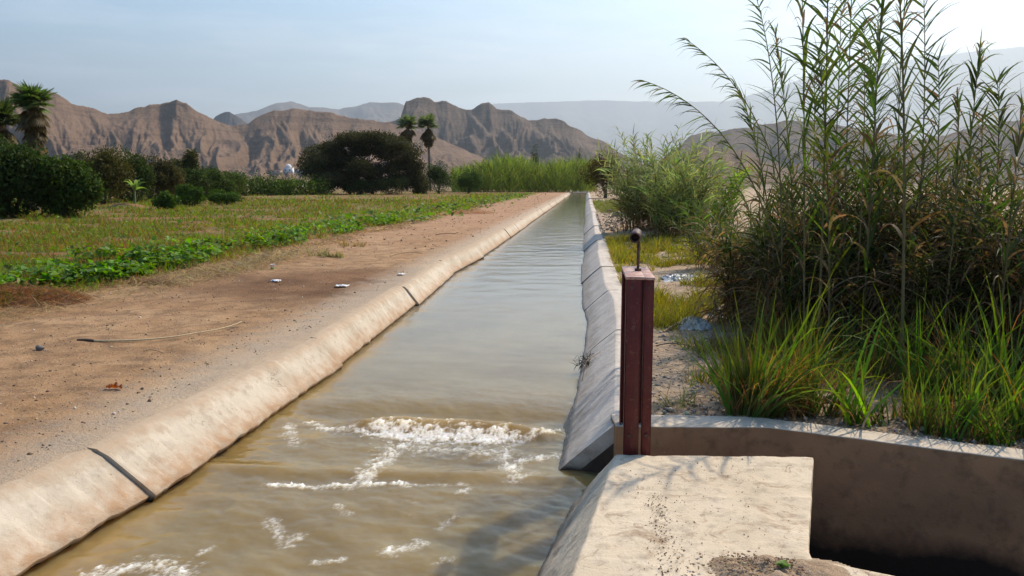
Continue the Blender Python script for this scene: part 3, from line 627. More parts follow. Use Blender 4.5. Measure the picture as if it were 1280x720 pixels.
bush(668, 260, 14, 176, 'tiny palm like tree top poking above the far reeds', (.05, .07, .03), 33, 900, .5, name='distant_tree', cat='tree', group='far trees above the reeds')
bush(724, 265, 12, 183, 'tiny green tree top above the reeds near the end of the canal', (.05, .09, .03), 34, 700, .5, name='distant_tree', cat='tree', group='far trees above the reeds')
# --- dark spreading tree
b = bearing(455, 125); rt = thing('spreading_tree', b, 'large dark spreading tree with a wide flat crown behind the field', 'tree')
A = Acc(); bl = []; g = np.random.default_rng(21)
def wp(px, py, dd=0): return at(px, py, 125+dd)
for px, py, rx, rz in ((400,196,1.9,1.6),(415,183,2.3,1.4),(440,174,2.6,1.2),(468,172,2.6,1.2),(490,180,2.3,1.3),(506,192,2.0,1.5),(393,214,1.5,1.4),(425,196,2.1,1.2),(452,188,2.4,1.2),(480,192,2.0,1.2),(405,228,1.6,1.4),(512,207,1.7,1.5),(420,214,1.5,1.3),(500,222,1.8,1.5),(438,230,1.6,1.2),(478,228,1.8,1.3),(387,203,1.0,1.0),(518,222,1.6,1.5),(410,206,1.6,1.4),(495,206,1.9,1.5),(432,206,1.2,.8),(484,212,1.2,1.0),(424,224,1.4,1.2),(460,232,1.4,1.0),(522,234,1.3,1.2),(396,234,1.2,1.2),(445,204,1.5,1.1),(466,214,1.3,1.0),(450,220,1.2,1.0),(436,214,1.2,1.1)):
    for q in range(5):
        p = wp(px+g.normal(0, 6), py+g.normal(0, 3), g.normal(0, 2.2)); s_ = g.uniform(.45, .85); bl.append([*p, rx*s_, rx*s_, rz*s_*.8])
bl = np.array(bl); bl[:, 3:6] *= 1.28; crown(A, bl, 75000, .28, .16, (.034, .036, .014), .35, shell=.2); A.build('foliage', FAR_LEAF, rt)
A = Acc()
for px in (430, 450, 470):
    q = wp(px, 243); q[2] = 0; s0 = b*.3+q*.7; s0[2] = -.1; f1 = wp(px+g.normal(0, 4), 215)
    tube(A, bez(s0, (s0+f1)/2+[.2, 0, 0], f1, 8), np.linspace(.28, .16, 8), (.07, .055, .045), 7)
    for j in range(9):
        e = bl[g.integers(len(bl)), :3]; tube(A, bez(f1, (f1+e)/2+[0, 0, -.4], e, 7), np.linspace(.13, .03, 7), (.07, .055, .045), 5)
A.build('trunk', BARK, rt)
for k, (px, D, wp_, yt, lab, cl) in enumerate(((548, 128, 44, 202, 'dark green bush right beside the spreading tree', (.04, .085, .015)), (586, 132, 36, 208, 'mid green bush between the dark bush and the far reeds', (.055, .11, .02)), (352, 120, 40, 226, 'low bush in front of the hedge left of the spreading tree', (.04, .08, .015)))):
    bush(px, D, wp_, yt, lab, cl, 80+k, 3000, .3, group='bushes beside the spreading tree')
for k, (px, D, wp_, yt, lab, cl) in enumerate(((405, 122, 40, 222, 'dark bush at the left foot of the spreading tree', (.03, .05, .013)), (448, 121, 50, 222, 'dark undergrowth bush under the middle of the spreading tree', (.035, .055, .014)), (490, 121, 50, 218, 'dark bush under the right half of the spreading tree', (.03, .05, .013)), (522, 123, 34, 212, 'brown green bush at the right foot of the spreading tree', (.05, .055, .018)))):
    bush(px, D, wp_, yt, lab, cl, 70+k, 2600, .3, group='undergrowth below the spreading tree')
bush(757, 92, 60, 189, 'reddish brown and green round bush right of the canal end', (.085, .062, .016), 91, 7000, .22, group='bushes at the canal end', dens=14)
bush(735, 190, 30, 205, 'dark bush closing the far end of the canal', (.03, .06, .015), 92, 2600, .35, group='bushes at the canal end')
bush(800, 110, 50, 205, 'dark green bush hidden behind the pale reed clump', (.04, .08, .015), 93, 2600, .3, group='bushes at the canal end')

# --- far reed bed (uncountable)
A = Acc(); N = 15000; px = RNG.uniform(566, 742, N); D = RNG.uniform(150, 172, N)
tx = (px-640)/FPX; dx = _f[0]+_r[0]*tx; dy = _f[1]+_r[1]*tx; k = D/np.hypot(dx, dy); bx, by = dx*k, dy*k
topy = np.interp(px, [566, 590, 625, 650, 680, 700, 735, 745], [212, 207, 196, 198, 206, 201, 200, 208])+RNG.normal(0, 1.5, N)-RNG.random(N)**6*8
hh_ = (229-topy)/FPX*D+CH; hz = hh_*(RNG.random(N)**1.1*.82)-.1
clp = fbm(bx*.35, by*.35, 3, 71); az = RNG.uniform(0, 2*np.pi, N)
dv = np.stack([np.cos(az)*.5+clp*1.2, np.sin(az)*.5, np.full(N, 1.)], -1)
cl = vary((.19, .25, .045), N, .35)*(1+clp[:, None]*1.3); cl = np.clip(cl, .01, .4)
blades(A, np.stack([bx, by, hz], -1), dv, hh_*RNG.uniform(.18, .4, N), .13, RNG.uniform(.3, 1.2, N), cl, 3)
o = A.build('reed_bed', FAR_LEAF); tag(o, 'bright green bed of tall reeds across the far end of the field', 'reed bed', kind='stuff')

# ------------------------------------------------------------------ canes
def cane(A_s, A_l, base, ctrl, tip, n_leaf, ll, lw, col, r0=.012, start=.25, droop=.9, dead=0., plume=False, g=RNG, spread=.8):
    n_leaf = int(n_leaf*1.45); ll = ll*1.25; lw = lw*.74
    P = bez(base, ctrl, tip, 22); L_ = np.linalg.norm(np.diff(P, axis=0), axis=1).sum()
    sc_ = tuple(np.array((.19, .15, .055))*g.uniform(.6, 1.2))
    tube(A_s, P, np.linspace(r0, r0*.28, 22)*.8, sc_, 5, False)
    t = start+(1-start)*np.linspace(0, 1, n_leaf)**.9; t = np.clip(t+g.normal(0, .008, n_leaf), 0, .995)
    idx = t*21; i0 = np.clip(idx.astype(int), 0, 20); fr = (idx-i0)[:, None]; p = P[i0]*(1-fr)+P[i0+1]*fr; tg = nrm(P[i0+1]-P[i0])
    az0 = g.uniform(0, np.pi); az = az0+np.pi*(np.arange(n_leaf) % 2)+g.normal(0, .45, n_leaf)
    sdv = np.stack([np.cos(az), np.sin(az), 0*az], -1); sdv = nrm(sdv-(sdv*tg).sum(1, keepdims=True)*tg)
    if plume:
        q = nrm(np.cross(tg, [0, 0, 1.])); sgn_ = np.where(np.arange(n_leaf) % 2, 1, -1)[:, None]; sdv = nrm(q*sgn_*.5+np.array([0, 0, -.35])+g.normal(0, .15, (n_leaf, 3)))
    d0 = tg*.85+sdv*spread*g.uniform(.5, 1.2, (n_leaf, 1))
    ln = ll*(.65+.5*g.random(n_leaf))*(1-.45*np.clip((t-.6)/.4, 0, 1)); c = vary(col, n_leaf, .28)
    isd = g.random(n_leaf) < dead+.35*(t < start+.15); c = c*.9; c[isd] = vary((.135, .095, .050), int(isd.sum()), .25)
    dr = droop*(.4+1.0*g.random(n_leaf)); dr = np.where(isd, dr+.9, dr)
    blades(A_l, p, d0, ln, lw*(.7+.6*g.random(n_leaf)), dr, c, 6, ref=np.array([0, 0, .6])+g.normal(0, .9, (n_leaf, 3)), prof='leaf', tipcol=c*np.array([1.3, 1.05, .8]))
def tall_reed(bpx, D, cpx, cpy, tpx, tpy, Dt, label, nl=34, ll=.42, lw=.036, col=(.055, .095, .022), plume=False, start=.3, r0=.013, dead=.1, group='tall canes rising against the sky on the right'):
    b = bearing(bpx, D); b[2] = gz(b[0], b[1]); rt = thing('giant_reed', b, label, 'reed', group)
    nl = int(nl*1.2); start = max(.1, start-.16); ll *= 1.1
    S_ = Acc(); Lf = Acc(); cane(S_, Lf, b, at(cpx, cpy, (D+Dt)/2), at(tpx, tpy, Dt), nl, ll, lw, col, r0, start, .8, dead, plume)
    S_.build('stem', BARK, rt); Lf.build('leaves', REED, rt)
tall_reed(1000, 8.6, 965, 150, 802, 100, 8.2, 'lowest arching cane with feathery leaves reaching farthest left over the sky', 44, .26, .018, plume=True, start=.42)
tall_reed(1020, 8.8, 990, 130, 855, 48, 8.4, 'upper arching cane with feathery leaves, second from the left tip', 46, .27, .018, plume=True, start=.40)
tall_reed(985, 8.5, 985, 110, 940, -20, 8.7, 'slim cane with narrow leaves left of the upright stems', 46, .26, .020, start=.38)
tall_reed(1015, 8.2, 1008, 120, 1000, -90, 8.2, 'green cane with broad leaves left of the thickest bare stem', 40, .42, .036, (.06, .115, .02))
tall_reed(1033, 8.0, 1036, 120, 1035, -120, 7.9, 'upright cane with a reddish bare stem in the middle of the stand', 38, .40, .036, r0=.017, start=.42, dead=.2)
tall_reed(1062, 8.9, 1060, 110, 1068, -100, 8.7, 'pale green cane just right of the reddish stem', 44, .42, .036, (.07, .12, .025))
tall_reed(1090, 8.3, 1095, 110, 1110, -120, 8.1, 'tall cane with a drooping broad leaf left of the leaning stem', 42, .45, .04, (.05, .10, .02))
tall_reed(1142, 7.4, 1138, 110, 1118, -90, 7.6, 'leaning brown stem cane, thickest at the right of the stand', 36, .36, .034, (.035, .06, .02), r0=.019, start=.38, dead=.2)
tall_reed(1150, 8.9, 1165, 130, 1152, -60, 8.8, 'slim dark cane directly right of the leaning brown stem', 40, .34, .028, (.04, .07, .02))
tall_reed(1190, 8.0, 1205, 200, 1196, 118, 8.0, 'short tufted dark cane standing alone near the right side', 34, .24, .026, (.03, .05, .018), dead=.3)
tall_reed(1222, 8.2, 1230, 200, 1228, 142, 8.2, 'short broken cane right of the tufted dark one', 26, .24, .026, (.035, .05, .02), dead=.4)
tall_reed(1108, 9.2, 1105, 200, 1085, 60, 9.3, 'half height cane behind the leaning brown stem', 38, .36, .03)
tall_reed(985, 8.9, 960, 190, 925, 118, 8.9, 'low cane leaning left beneath the arching canes', 40, .30, .022)
tall_reed(1262, 7.8, 1270, 210, 1278, 130, 7.6, 'dark cane cut by the right edge of the picture', 34, .36, .03, (.035, .06, .018), dead=.25)
tall_reed(1048, 7.7, 1040, 190, 1022, 66, 7.8, 'yellow green mid height cane in front of the reddish stem', 38, .38, .034, (.08, .12, .02))
tall_reed(1078, 8.5, 1085, 180, 1080, 30, 8.5, 'thin cane with many narrow leaves in the centre of the stand', 44, .30, .02, (.05, .085, .02))
for k, (bp, D, cp, tp, ty, lab) in enumerate(((1205, 9.0, 1215, 1225, 60, 'thin leafy cane rising right of the leaning brown stem'), (1040, 9.6, 1050, 1052, -30, 'leafy cane directly behind the reddish stem'), (1100, 10, 1092, 1098, 10, 'leafy cane between the pale green cane and the leaning stem'), (1170, 9.6, 1180, 1172, 70, 'leafy cane bending behind the slim dark one'), (1005, 9.8, 990, 968, 40, 'leafy cane left behind the broad leaved green one'), (1250, 9.2, 1255, 1246, 100, 'leafy cane near the right edge of the stand'), (1130, 10.2, 1120, 1132, -20, 'leafy cane in the rear directly left of the leaning stem'), (1020, 10.2, 1020, 1018, 80, 'mid height leafy cane in the rear left of the stand'))):
    tall_reed(bp, D, cp, 150, tp, ty, D, lab, 46, .36, .03, (.05, .085, .022), start=.3, dead=.12)
def clump(px, D, wpx, ytop, label, n, col, seed, name='reed_clump', group=None, ll=.42, lw=.032, dead=.25, nl=18, lean=.25, r0=.009, deadcarpet=300, dn=.55):
    g = np.random.default_rng(seed); b = bearing(px, D); b[2] = float(gz(b[0], b[1])); hgt = (229-ytop)/FPX*D+CH-b[2]; w_ = wpx/FPX*D/2
    rt = thing(name, b, label, 'reeds', group); S_ = Acc(); Lf = Acc()
    for k in range(n):
        a, r_ = g.random()*2*np.pi, w_*math.sqrt(g.random())*.72; p = b+[math.cos(a)*r_, math.sin(a)*r_*.7, 0]; p[2] = float(gz(p[0], p[1]))-.02
        h = hgt*g.uniform(.45, 1.0)*(1-.25*(r_/w_)**2); az = a+g.normal(0, .8); ln = h*g.uniform(.05, 1)*lean*1.6
        tip = p+[math.cos(az)*ln, math.sin(az)*ln, h]; cane(S_, Lf, p, p+[math.cos(az)*ln*.15, math.sin(az)*ln*.15, h*.6], tip, nl, ll, lw, col, r0, .12, 1.0, dead, False, g)
    S_.build('stems', BARK, rt); Lf.build('leaves', REED, rt)
    if deadcarpet:
        A = Acc(); a = g.random(deadcarpet)*2*np.pi; r_ = w_*np.sqrt(g.random(deadcarpet)); pb = b+np.stack([np.cos(a)*r_, np.sin(a)*r_*.7, g.random(deadcarpet)**1.4*hgt*dn], -1)
        az = g.random(deadcarpet)*2*np.pi
        blades(A, pb, np.stack([np.cos(az), np.sin(az), g.normal(.1, .6, deadcarpet)], -1), ll*(.6+.8*g.random(deadcarpet)), lw*.6, 1.6, vary((.22, .13, .058), deadcarpet, .5), 4)
        A.build('dead_leaves', REED, rt)
    return rt
TG = 'reed clumps of the dark thicket on the right'
for k, (px, D, wpx, yt, lab, cl, dd, n) in enumerate((
    (950, 10.0, 110, 215, 'low dark reed clump at the left foot of the tall canes', (.045, .075, .018), .3, 26),
    (1005, 9.7, 110, 190, 'brown and green reed clump below the arching canes', (.05, .08, .018), .4, 30),
    (1060, 9.5, 110, 170, 'dense reed clump around the reddish stem', (.05, .085, .018), .4, 34),
    (1118, 9.4, 110, 160, 'reed clump with many brown leaves behind the leaning stem', (.05, .075, .018), .5, 34),
    (1172, 9.1, 110, 185, 'dark reed clump right of the leaning stem', (.035, .06, .015), .5, 32),
    (1225, 8.8, 110, 195, 'dark brown reed clump near the right edge', (.03, .055, .015), .5, 32),
    (1290, 8.4, 120, 190, 'reed clump cut by the right edge of the picture', (.035, .065, .015), .4, 30),
    (1095, 8.6, 120, 275, 'low tangled reed clump in front of the stand', (.045, .07, .015), .5, 26),
    (1180, 8.4, 120, 270, 'low brown tangle of reeds in front of the leaning stem', (.04, .06, .015), .6, 26),
    (1010, 8.8, 110, 270, 'low dark tangle at the left front of the thicket', (.035, .06, .015), .5, 26),
    (1120, 11.5, 200, 175, 'rear reed clump in the middle of the thicket', (.04, .07, .015), .4, 34),
    (1240, 11, 200, 185, 'rear reed clump at the right of the thicket', (.035, .06, .015), .4, 34),
    (1010, 12.5, 150, 205, 'rear reed clump at the left of the thicket', (.045, .08, .018), .3, 30))):
    clump(px, D, wpx, yt, lab, n, cl, 100+k, group=TG, dead=dd, deadcarpet=1300, ll=.46)
# pale reed clump in the middle distance
MGp = 'pale reed clumps right of the canal'
clump(818, 27, 105, 160, 'silvery green reed clump nearest the canal in the middle distance', 95, (.24, .29, .12), 140, group=MGp, ll=.62, lw=.055, dead=.06, nl=20, lean=.35, r0=.014, deadcarpet=500, dn=.3)
clump(850, 24, 80, 172, 'taller silvery reed clump on the right of the pale pair', 52, (.22, .28, .10), 141, group=MGp, ll=.6, lw=.05, dead=.08, nl=20, lean=.3, r0=.014, deadcarpet=400, dn=.3)
clump(888, 26, 70, 192, 'yellow green reeds in the gap between the pale reeds and the thicket', 40, (.17, .27, .05), 142, group=MGp, ll=.6, lw=.05, dead=.05, nl=18, lean=.3, r0=.012, deadcarpet=200, dn=.3)
clump(905, 16, 90, 238, 'low green reeds behind the grassy patch', 30, (.06, .11, .025), 143, group=MGp, ll=.4, lw=.03, dead=.1, nl=14, lean=.5)

# ------------------------------------------------------------------ grasses
def tuft(px, py, h, w_, n, label, col, dry, seed, bw=.010, name='grass_clump', group='grass clumps along the ledge', lean=(0, 0), drycol=(.27, .16, .07)):
    if h > .4: h *= 1.4; n = int(n*1.5)
    g = np.random.default_rng(seed); b = G(px, py, .05); b[2] = float(gz(b[0], b[1])); rt = thing(name, b, label, 'grass', group)
    ns = max(3, int(w_*16)); sa = g.random(ns)*2*np.pi; sr = w_*.5*np.sqrt(g.random(ns)); sub = np.stack([np.cos(sa)*sr, np.sin(sa)*sr*.7], -1); sh = g.uniform(.45, 1.05, ns); sl = g.normal(0, .22, (ns, 2))
    def mk(n, col, h, dr, bw):
        A = Acc(); k = g.integers(ns, size=n); a = g.random(n)*2*np.pi
        p = np.zeros((n, 3)); p[:, :2] = b[:2]+sub[k]+g.normal(0, .035, (n, 2)); p[:, 2] = gz(p[:, 0], p[:, 1])-.01
        out = np.stack([np.cos(a), np.sin(a)], -1)*(.08+.62*g.random((n, 1))**1.8)+sl[k]+np.array(lean)
        d = np.hstack([out, np.ones((n, 1))]); ln = h*sh[k]*(.25+.8*g.random(n)**.8)
        blades(A, p, d, ln, bw*(.45+.9*g.random(n)), dr*(.2+1.5*g.random(n)), vary(col, n, .38, .16), 6, ref=g.normal(0, 1, (n, 3)), prof='grass', tipcol=vary(np.array(col)*[1.7, 1.15, .8], n, .25)); return A
    mk(int(n*.50), np.array(col)*1.25, h, .6, bw*1.55).build('blades', GRASS, rt)
    if dry: mk(int(n*dry*.9), drycol, h*.75, 1.3, bw*.55).build('dry_blades', GRASS, rt)
GR = (.065, .110, .02)
tuft(962, 508, .95, .55, 330, 'tallest bright green grass clump with brown dry blades above the ledge', GR, .9, 201, .013)
tuft(1018, 503, .78, .45, 200, 'green grass clump leaning right behind the tallest one', GR, .9, 202, .012, lean=(.1, 0))
tuft(925, 500, .52, .35, 110, 'small grass clump left of the tallest one', GR, .5, 203)
tuft(1072, 520, .72, .16, 36, 'slender upright grass tuft between the stones and the tall clump', (.09, .18, .02), .3, 204, .014)
tuft(1130, 524, .48, .5, 110, 'mid green grass clump right of the slender tuft', GR, .6, 205)
tuft(1180, 530, .62, .4, 95, 'grass clump in the middle right above the ledge', GR, .4, 206)
tuft(1215, 536, .45, .45, 120, 'low dense grass clump near the right end of the ledge', (.06, .135, .016), .3, 207)
tuft(1272, 534, .72, .45, 130, 'tall grass clump at the right edge of the picture', (.055, .12, .018), .3, 208, .014)
tuft(1245, 500, .85, .6, 170, 'large dark green grass clump behind the right edge clump', (.045, .10, .018), .3, 209, .014, lean=(-.1, 0))
tuft(1190, 490, .75, .6, 170, 'broad grass clump beneath the dark thicket on the right', (.05, .11, .016), .6, 210)
tuft(1110, 470, .55, .5, 130, 'loose grass clump in front of the brown tangle', (.06, .12, .016), .9, 211)
tuft(1040, 452, .55, .5, 140, 'brownish grass clump behind the tallest grass', (.06, .11, .02), 1.6, 212)
tuft(985, 440, .75, .4, 120, 'dry arching reddish grass behind the tallest clump', (.07, .12, .02), 2.4, 213, .01, drycol=(.26, .13, .07))
tuft(840, 390, .26, .35, 60, 'small grass tuft right behind the gate post', (.07, .14, .03), .4, 214)
tuft(880, 385, .32, .5, 80, 'low grass tuft beside the crumpled plastic', (.05, .11, .03), .4, 215)
tuft(900, 470, .25, .5, 110, 'low yellow green grass patch left of the tallest clump', (.12, .15, .02), .8, 216, .008)
tuft(780, 545-250, .2, .3, 30, 'tiny tuft at the lip of the right canal bank', (.13, .15, .02), .5, 217, .008)
# short yellow green turf on the right bank (uncountable)
A = Acc()
def turf(n, x0, x1, y0, y1, h, col, mask=None, bw=.008, dens=None):
    x = RNG.uniform(x0, x1, n); y = np.exp(RNG.uniform(math.log(y0), math.log(y1), n))
    keep = (fbm(x*.9, y*.6, 3, 77) > -.12)&(x > lipR(y)+.3)
    if mask is not None: keep &= mask(x, y)
    x, y = x[keep], y[keep]; n = len(x); d = np.stack([RNG.normal(0, .45, n), RNG.normal(0, .45, n), np.ones(n)], -1)
    far = np.clip(y/10, .6, 3); blades(A, np.stack([x, y, gz(x, y)-.01], -1), d, h*(.3+RNG.random(n)), bw*far, RNG.uniform(.2, 1.5, n), vary(col, n, .3, .14), 2, prof='grass')
turf(60000, .5, 4.6, 9.5, 24, .26, (.21, .19, .030), lambda x, y: fbm(x*.5, y*.3, 2, 5)+.5*fbm(x*2.1, y*1.1, 3, 6) > -.10)
turf(9000, .5, 6, 45, 75, .4, (.12, .14, .03))
turf(14000, 1.6, 6, 9, 20, .26, (.055, .105, .02), lambda x, y: x > 1.2+.10*y)
turf(22000, .6, 6, 5.6, 10.5, .24, (.16, .17, .026), lambda x, y: (fbm(x*1.3, y*1.3, 3, 15)+.16*np.clip(x-1.1, -1, 1.2) > .05)&(y > np.interp(x, FW[:, 0], FW[:, 1])+.32))
turf(22000, .9, 7, 5.4, 9.5, .20, (.17, .10, .04), lambda x, y: (fbm(x*1.5, y*1.5, 3, 19) > -.15)&(y > np.interp(x, FW[:, 0], FW[:, 1])+.32)&(x > 1.3))
o = A.build('turf', GRASS); tag(o, 'short yellow green grass covering the right bank behind the gate', 'grass', kind='stuff')

# ------------------------------------------------------------------ field
A = Acc()
N = 330000; y = np.exp(RNG.uniform(math.log(7), math.log(128), N)); x = -7.6-RNG.random(N)**1.0*(y*.95+6)
m_ = 1.35*fbm(x*.22, y*.6, 4, 91)+.3*fbm(x*1.5, y*1.5, 2, 95); far_brown = (y > 78)&(x < -16)
dirtrow = np.sin(y*1.9+fbm(x*.2, y*.2, 2, 3)*3)*.12
edge_ = -7.75+fbm(x*0+2, y*.5, 3, 14)*.5
keep = (m_+dirtrow > -.15-.22*np.clip((22-y)/12, -1, .2)+.35*far_brown)&(x < edge_)
x, y, m2 = x[keep], y[keep], m_[keep]; n = len(x); far = np.clip(y/14, .7, 6)
d = np.stack([RNG.normal(0, .5, n), RNG.normal(0, .5, n), np.ones(n)], -1)
yg = np.clip((m2+.1)*2.2, 0, 1)[:, None]; cl = vary((.14, .15, .018), n, .3, .1)*(1-yg)+vary((.11, .20, .016), n, .3, .1)*yg
bright = np.clip((x+16)/9, 0, 1)[:, None]*np.clip((y-12)/15, 0, 1)[:, None]; cl = cl*(1+.55*bright); dryk = (RNG.random(n) < .28+.3*(m2 < 0)); cl[dryk] = vary((.20, .10, .035), int(dryk.sum()), .3)
blades(A, np.stack([x, y, gz(x, y)-.01], -1), d, (.10+.20*RNG.random(n))*(.8+.12*far), .017*far, RNG.uniform(.2, 1.4, n), cl, 2, prof='leaf')
o = A.build('field_weeds', GRASS); tag(o, 'low green and olive crop growth covering the field left of the path', 'crops', kind='stuff')
# leafy border crop
A = Acc()
def leafy(n, xf, y0, y1, hgt, size, col, seedn):
    y = np.exp(RNG.uniform(math.log(y0), math.log(y1), n)); x = xf(y)-np.abs(RNG.normal(0, 1, n))*.9+.25+.35*np.sin(y*1.1+seedn); kp = fbm(x*.9, y*.7, 4, seedn) > -.02; x, y = x[kp], y[kp]; n = len(x)
    env = np.clip(fbm(x*1.1, y*1.1, 3, seedn+1)*1.2+.75, .2, 1.3); z = gz(x, y)+hgt*env*(.25+.75*RNG.random(n)**.6)
    d = np.stack([RNG.normal(0, 1, n), RNG.normal(0, 1, n), RNG.normal(-.1, .35, n)], -1); nn = np.stack([RNG.normal(0, .45, n), RNG.normal(0, .45, n), np.ones(n)], -1)
    s_ = size*(.35+.75*RNG.random(n)); kites(A, np.stack([x, y, z], -1), d, nn, s_, s_*.8, vary(np.array(col)*[1.25, 1, 1], n, .3, .12), .12)
    k = slice(0, n, 3); blades(A, np.stack([x, y, gz(x, y)], -1)[k], np.stack([RNG.normal(0, .2, n), RNG.normal(0, .2, n), np.ones(n)], -1)[k], (z-gz(x, y))[k], .008, 0., (.08, .13, .03), 2, prof='bar')
leafy(7000, lambda y: -8.35-.02*(y-9), 8.5, 16, .34, .16, (.08, .20, .022), 301)
leafy(4500, lambda y: -8.3+0*y, 15, 34, .32, .18, (.09, .21, .025), 305)
leafy(2600, lambda y: -8.4-.0*y+RNG.normal(0, 1, len(y)), 30, 120, .35, .32, (.075, .16, .025), 309)
leafy(2600, lambda y: -10.5-RNG.random(len(y))*14, 9, 60, .22, .18, (.06, .13, .018), 313)
o = A.build('leafy_crop', LEAF); tag(o, 'strip of broad leafed green crop along the edge of the dirt path', 'crops', kind='stuff')
# banana plant
b = bearing(167, 60); b[2] = float(gz(b[0], b[1])); rt = thing('banana_plant', b, 'young pale green banana plant on a small earth mound at the field edge', 'plant')
A = Acc(); tube(A, bez(b, b+[.02, 0, .7], b+[.05, 0, 1.3], 6), np.linspace(.09, .05, 6), (.16, .20, .07), 8); A.build('stem', BARK, rt)
A = Acc(); n = 9; az = np.arange(n)*2.4; dv = np.stack([np.cos(az)*.75, np.sin(az)*.75, np.linspace(.4, 2.6, n)], -1)
blades(A, np.tile(b+[.05, 0, 1.25], (n, 1)), dv, 1.15, .26, 1.3, vary((.16, .26, .06), n, .12), 6, prof='leaf'); A.build('leaves', LEAF, rt)
A = Acc(); gx, gy = np.meshgrid(np.linspace(-1.9, 1.9, 40), np.linspace(-1.6, 1.6, 30)); r_ = np.sqrt((gx/1.8)**2+(gy/1.5)**2); zz = .42*np.clip(1-r_**1.6, -.1, 1)+fbm(gx*2, gy*2, 4, 6)*.07
A.add(np.stack([gx+b[0]-.5, gy+b[1]-.3, zz+b[2]-.06], -1).reshape(-1, 3), grid_faces(30, 40), (.3, .2, .1))
o = A.build('earth_mound', EARTH, None, True); tag(o, 'small brown earth mound at the foot of the banana plant', 'mound')

# ------------------------------------------------------------------ loose things on the ground
def stone(px, py, w_, label, col=(.30, .26, .21), seed=1, name='stone', h=.6, group='loose stones on the right bank', z=0, parent=None):
    b = G(px, py, z); b[2] = float(gz(b[0], b[1])) if z == 0 else z
    g = np.random.default_rng(seed); bm = bmesh.new(); bmesh.ops.create_icosphere(bm, subdivisions=3, radius=1)
    pl = [nrm(g.normal(0, 1, 3)) for _ in range(9)]; of = g.uniform(.55, .85, 9)
    for v in bm.verts:
        p = np.array(v.co)
        for q, o_ in zip(pl, of):
            dd = p@q-o_
            if dd > 0: p = p-q*dd*.92
        p = p*(1+.05*float(perlin(p[0]*4+seed, p[1]*4+p[2]*3, 7))); v.co = Vector(p*np.array([w_*.5, w_*.38, w_*.5*h]))
    me = bpy.data.meshes.new(name); bm.to_mesh(me); bm.free()
    a_ = me.attributes.new('Col', 'FLOAT_COLOR', 'POINT'); a_.data.foreach_set('color', np.tile([*col, 1], len(me.vertices)).astype(np.float32))
    o = link(name, me, STONE); o.location = (b[0], b[1], b[2]+w_*.5*h*.45); o.rotation_euler = (0, 0, g.uniform(0, 3)); return tag(o, label, 'stone', group)
stone(50, 440, .10, 'grey stone lying on the bare path near the left edge', (.13, .12, .11), 1, h=.7, group='stones on the path')
stone(812-10, 281, .95, 'long grey stone lying on the grass behind the pipe handle', (.30, .27, .23), 2, h=.35)
for i, (px, py, w_, cl, lb) in enumerate(((750, 252, .5, (.5, .47, .42), 'pale stone closest to the far canal lip'), (761, 267, .55, (.16, .14, .12), 'dark stone behind the white one on the rubble'), (781, 271, .42, (.56, .52, .46), 'upright white stone on the rubble mound'),
    (773, 275, .6, (.33, .26, .19), 'flat brown stone left of the white one'), (787, 261, .5, (.50, .42, .33), 'buff stone on top of the rubble mound'), (755, 258, .3, (.25, .2, .16), 'small brown stone between the two pale ones'), (812, 268, .8, (.36, .28, .2), 'broad earthy stone on the right of the rubble mound'))):
    stone(px, py, w_, lb, cl, 10+i, h=.55)
stone(1050, 517, .17, 'flat pale stone half buried between the grass clumps', (.45, .38, .3), 31, h=.35)
stone(1035, 503, .12, 'small grey stone above the flat pale stone', (.34, .31, .28), 32)
stone(912, 490, .13, 'flat grey stone at the left foot of the tallest grass', (.38, .35, .32), 33, h=.35)
stone(1215, 488, .42, 'wide grey slab of stone among the right grass', (.34, .31, .25), 34, h=.35)
stone(1155, 470, .14, 'pale stone chip in front of the brown tangle', (.42, .36, .28), 35, h=.4)
# gravel and clods (uncountable)
A = Acc(); 
def pebbles(n, fx, smin, smax, col, zf=None, pw=2.5):
    x, y = fx(n); n = len(x); s_ = smin+(smax-smin)*RNG.random(n)**pw; z = (gz(x, y) if zf is None else zf(x, y))+s_*.2
    oc = np.array([(1,0,0),(0,1,0),(-1,0,0),(0,-1,0),(0,0,.7),(0,0,-.7)], float)
    V = oc[None]*s_[:, None, None]*(.6+.8*RNG.random((n, 6, 1))); an = RNG.random(n)*6.28; c, s2 = np.cos(an)[:, None], np.sin(an)[:, None]
    V = np.stack([V[..., 0]*c-V[..., 1]*s2, V[..., 0]*s2+V[..., 1]*c, V[..., 2]], -1)+np.stack([x, y, z], -1)[:, None]
    f = np.array([(0,1,4),(1,2,4),(2,3,4),(3,0,4),(1,0,5),(2,1,5),(3,2,5),(0,3,5)]); F = (np.arange(n)[:, None, None]*6+f[None]).reshape(-1, 3)
    A.add(V.reshape(-1, 3), F, np.repeat(vary(col, n, .25), 6, 0))
def left_xy(n): y = np.exp(RNG.uniform(math.log(3.5), math.log(30), n)); x = lipL(y)-.25-RNG.random(n)**1.1*5.2; return x, y
pebbles(9000, left_xy, .002, .013, (.36, .24, .15)); pebbles(700, left_xy, .006, .022, (.22, .14, .09)); pebbles(500, left_xy, .006, .02, (.5, .42, .33))
def right_xy(n):
    x = RNG.uniform(.5, 5, n); y = np.interp(x, FW[:, 0], FW[:, 1])+.22+RNG.random(n)**1.6*8; k = x > lipR(y)+.25; return x[k], y[k]
pebbles(7000, right_xy, .003, .018, (.34, .27, .20)); pebbles(900, right_xy, .01, .035, (.42, .36, .29), pw=3)
def mound_xy(n): return RNG.normal(1.7, .7, n).clip(.6, 4), RNG.normal(32, 7, n)
pebbles(1200, mound_xy, .02, .10, (.38, .29, .21), pw=3)
def far_xy(n): y = RNG.uniform(20, 110, n); return lipL(y)-.3-RNG.random(n)*4.5, y
pebbles(1500, far_xy, .015, .05, (.36, .22, .13), pw=3)
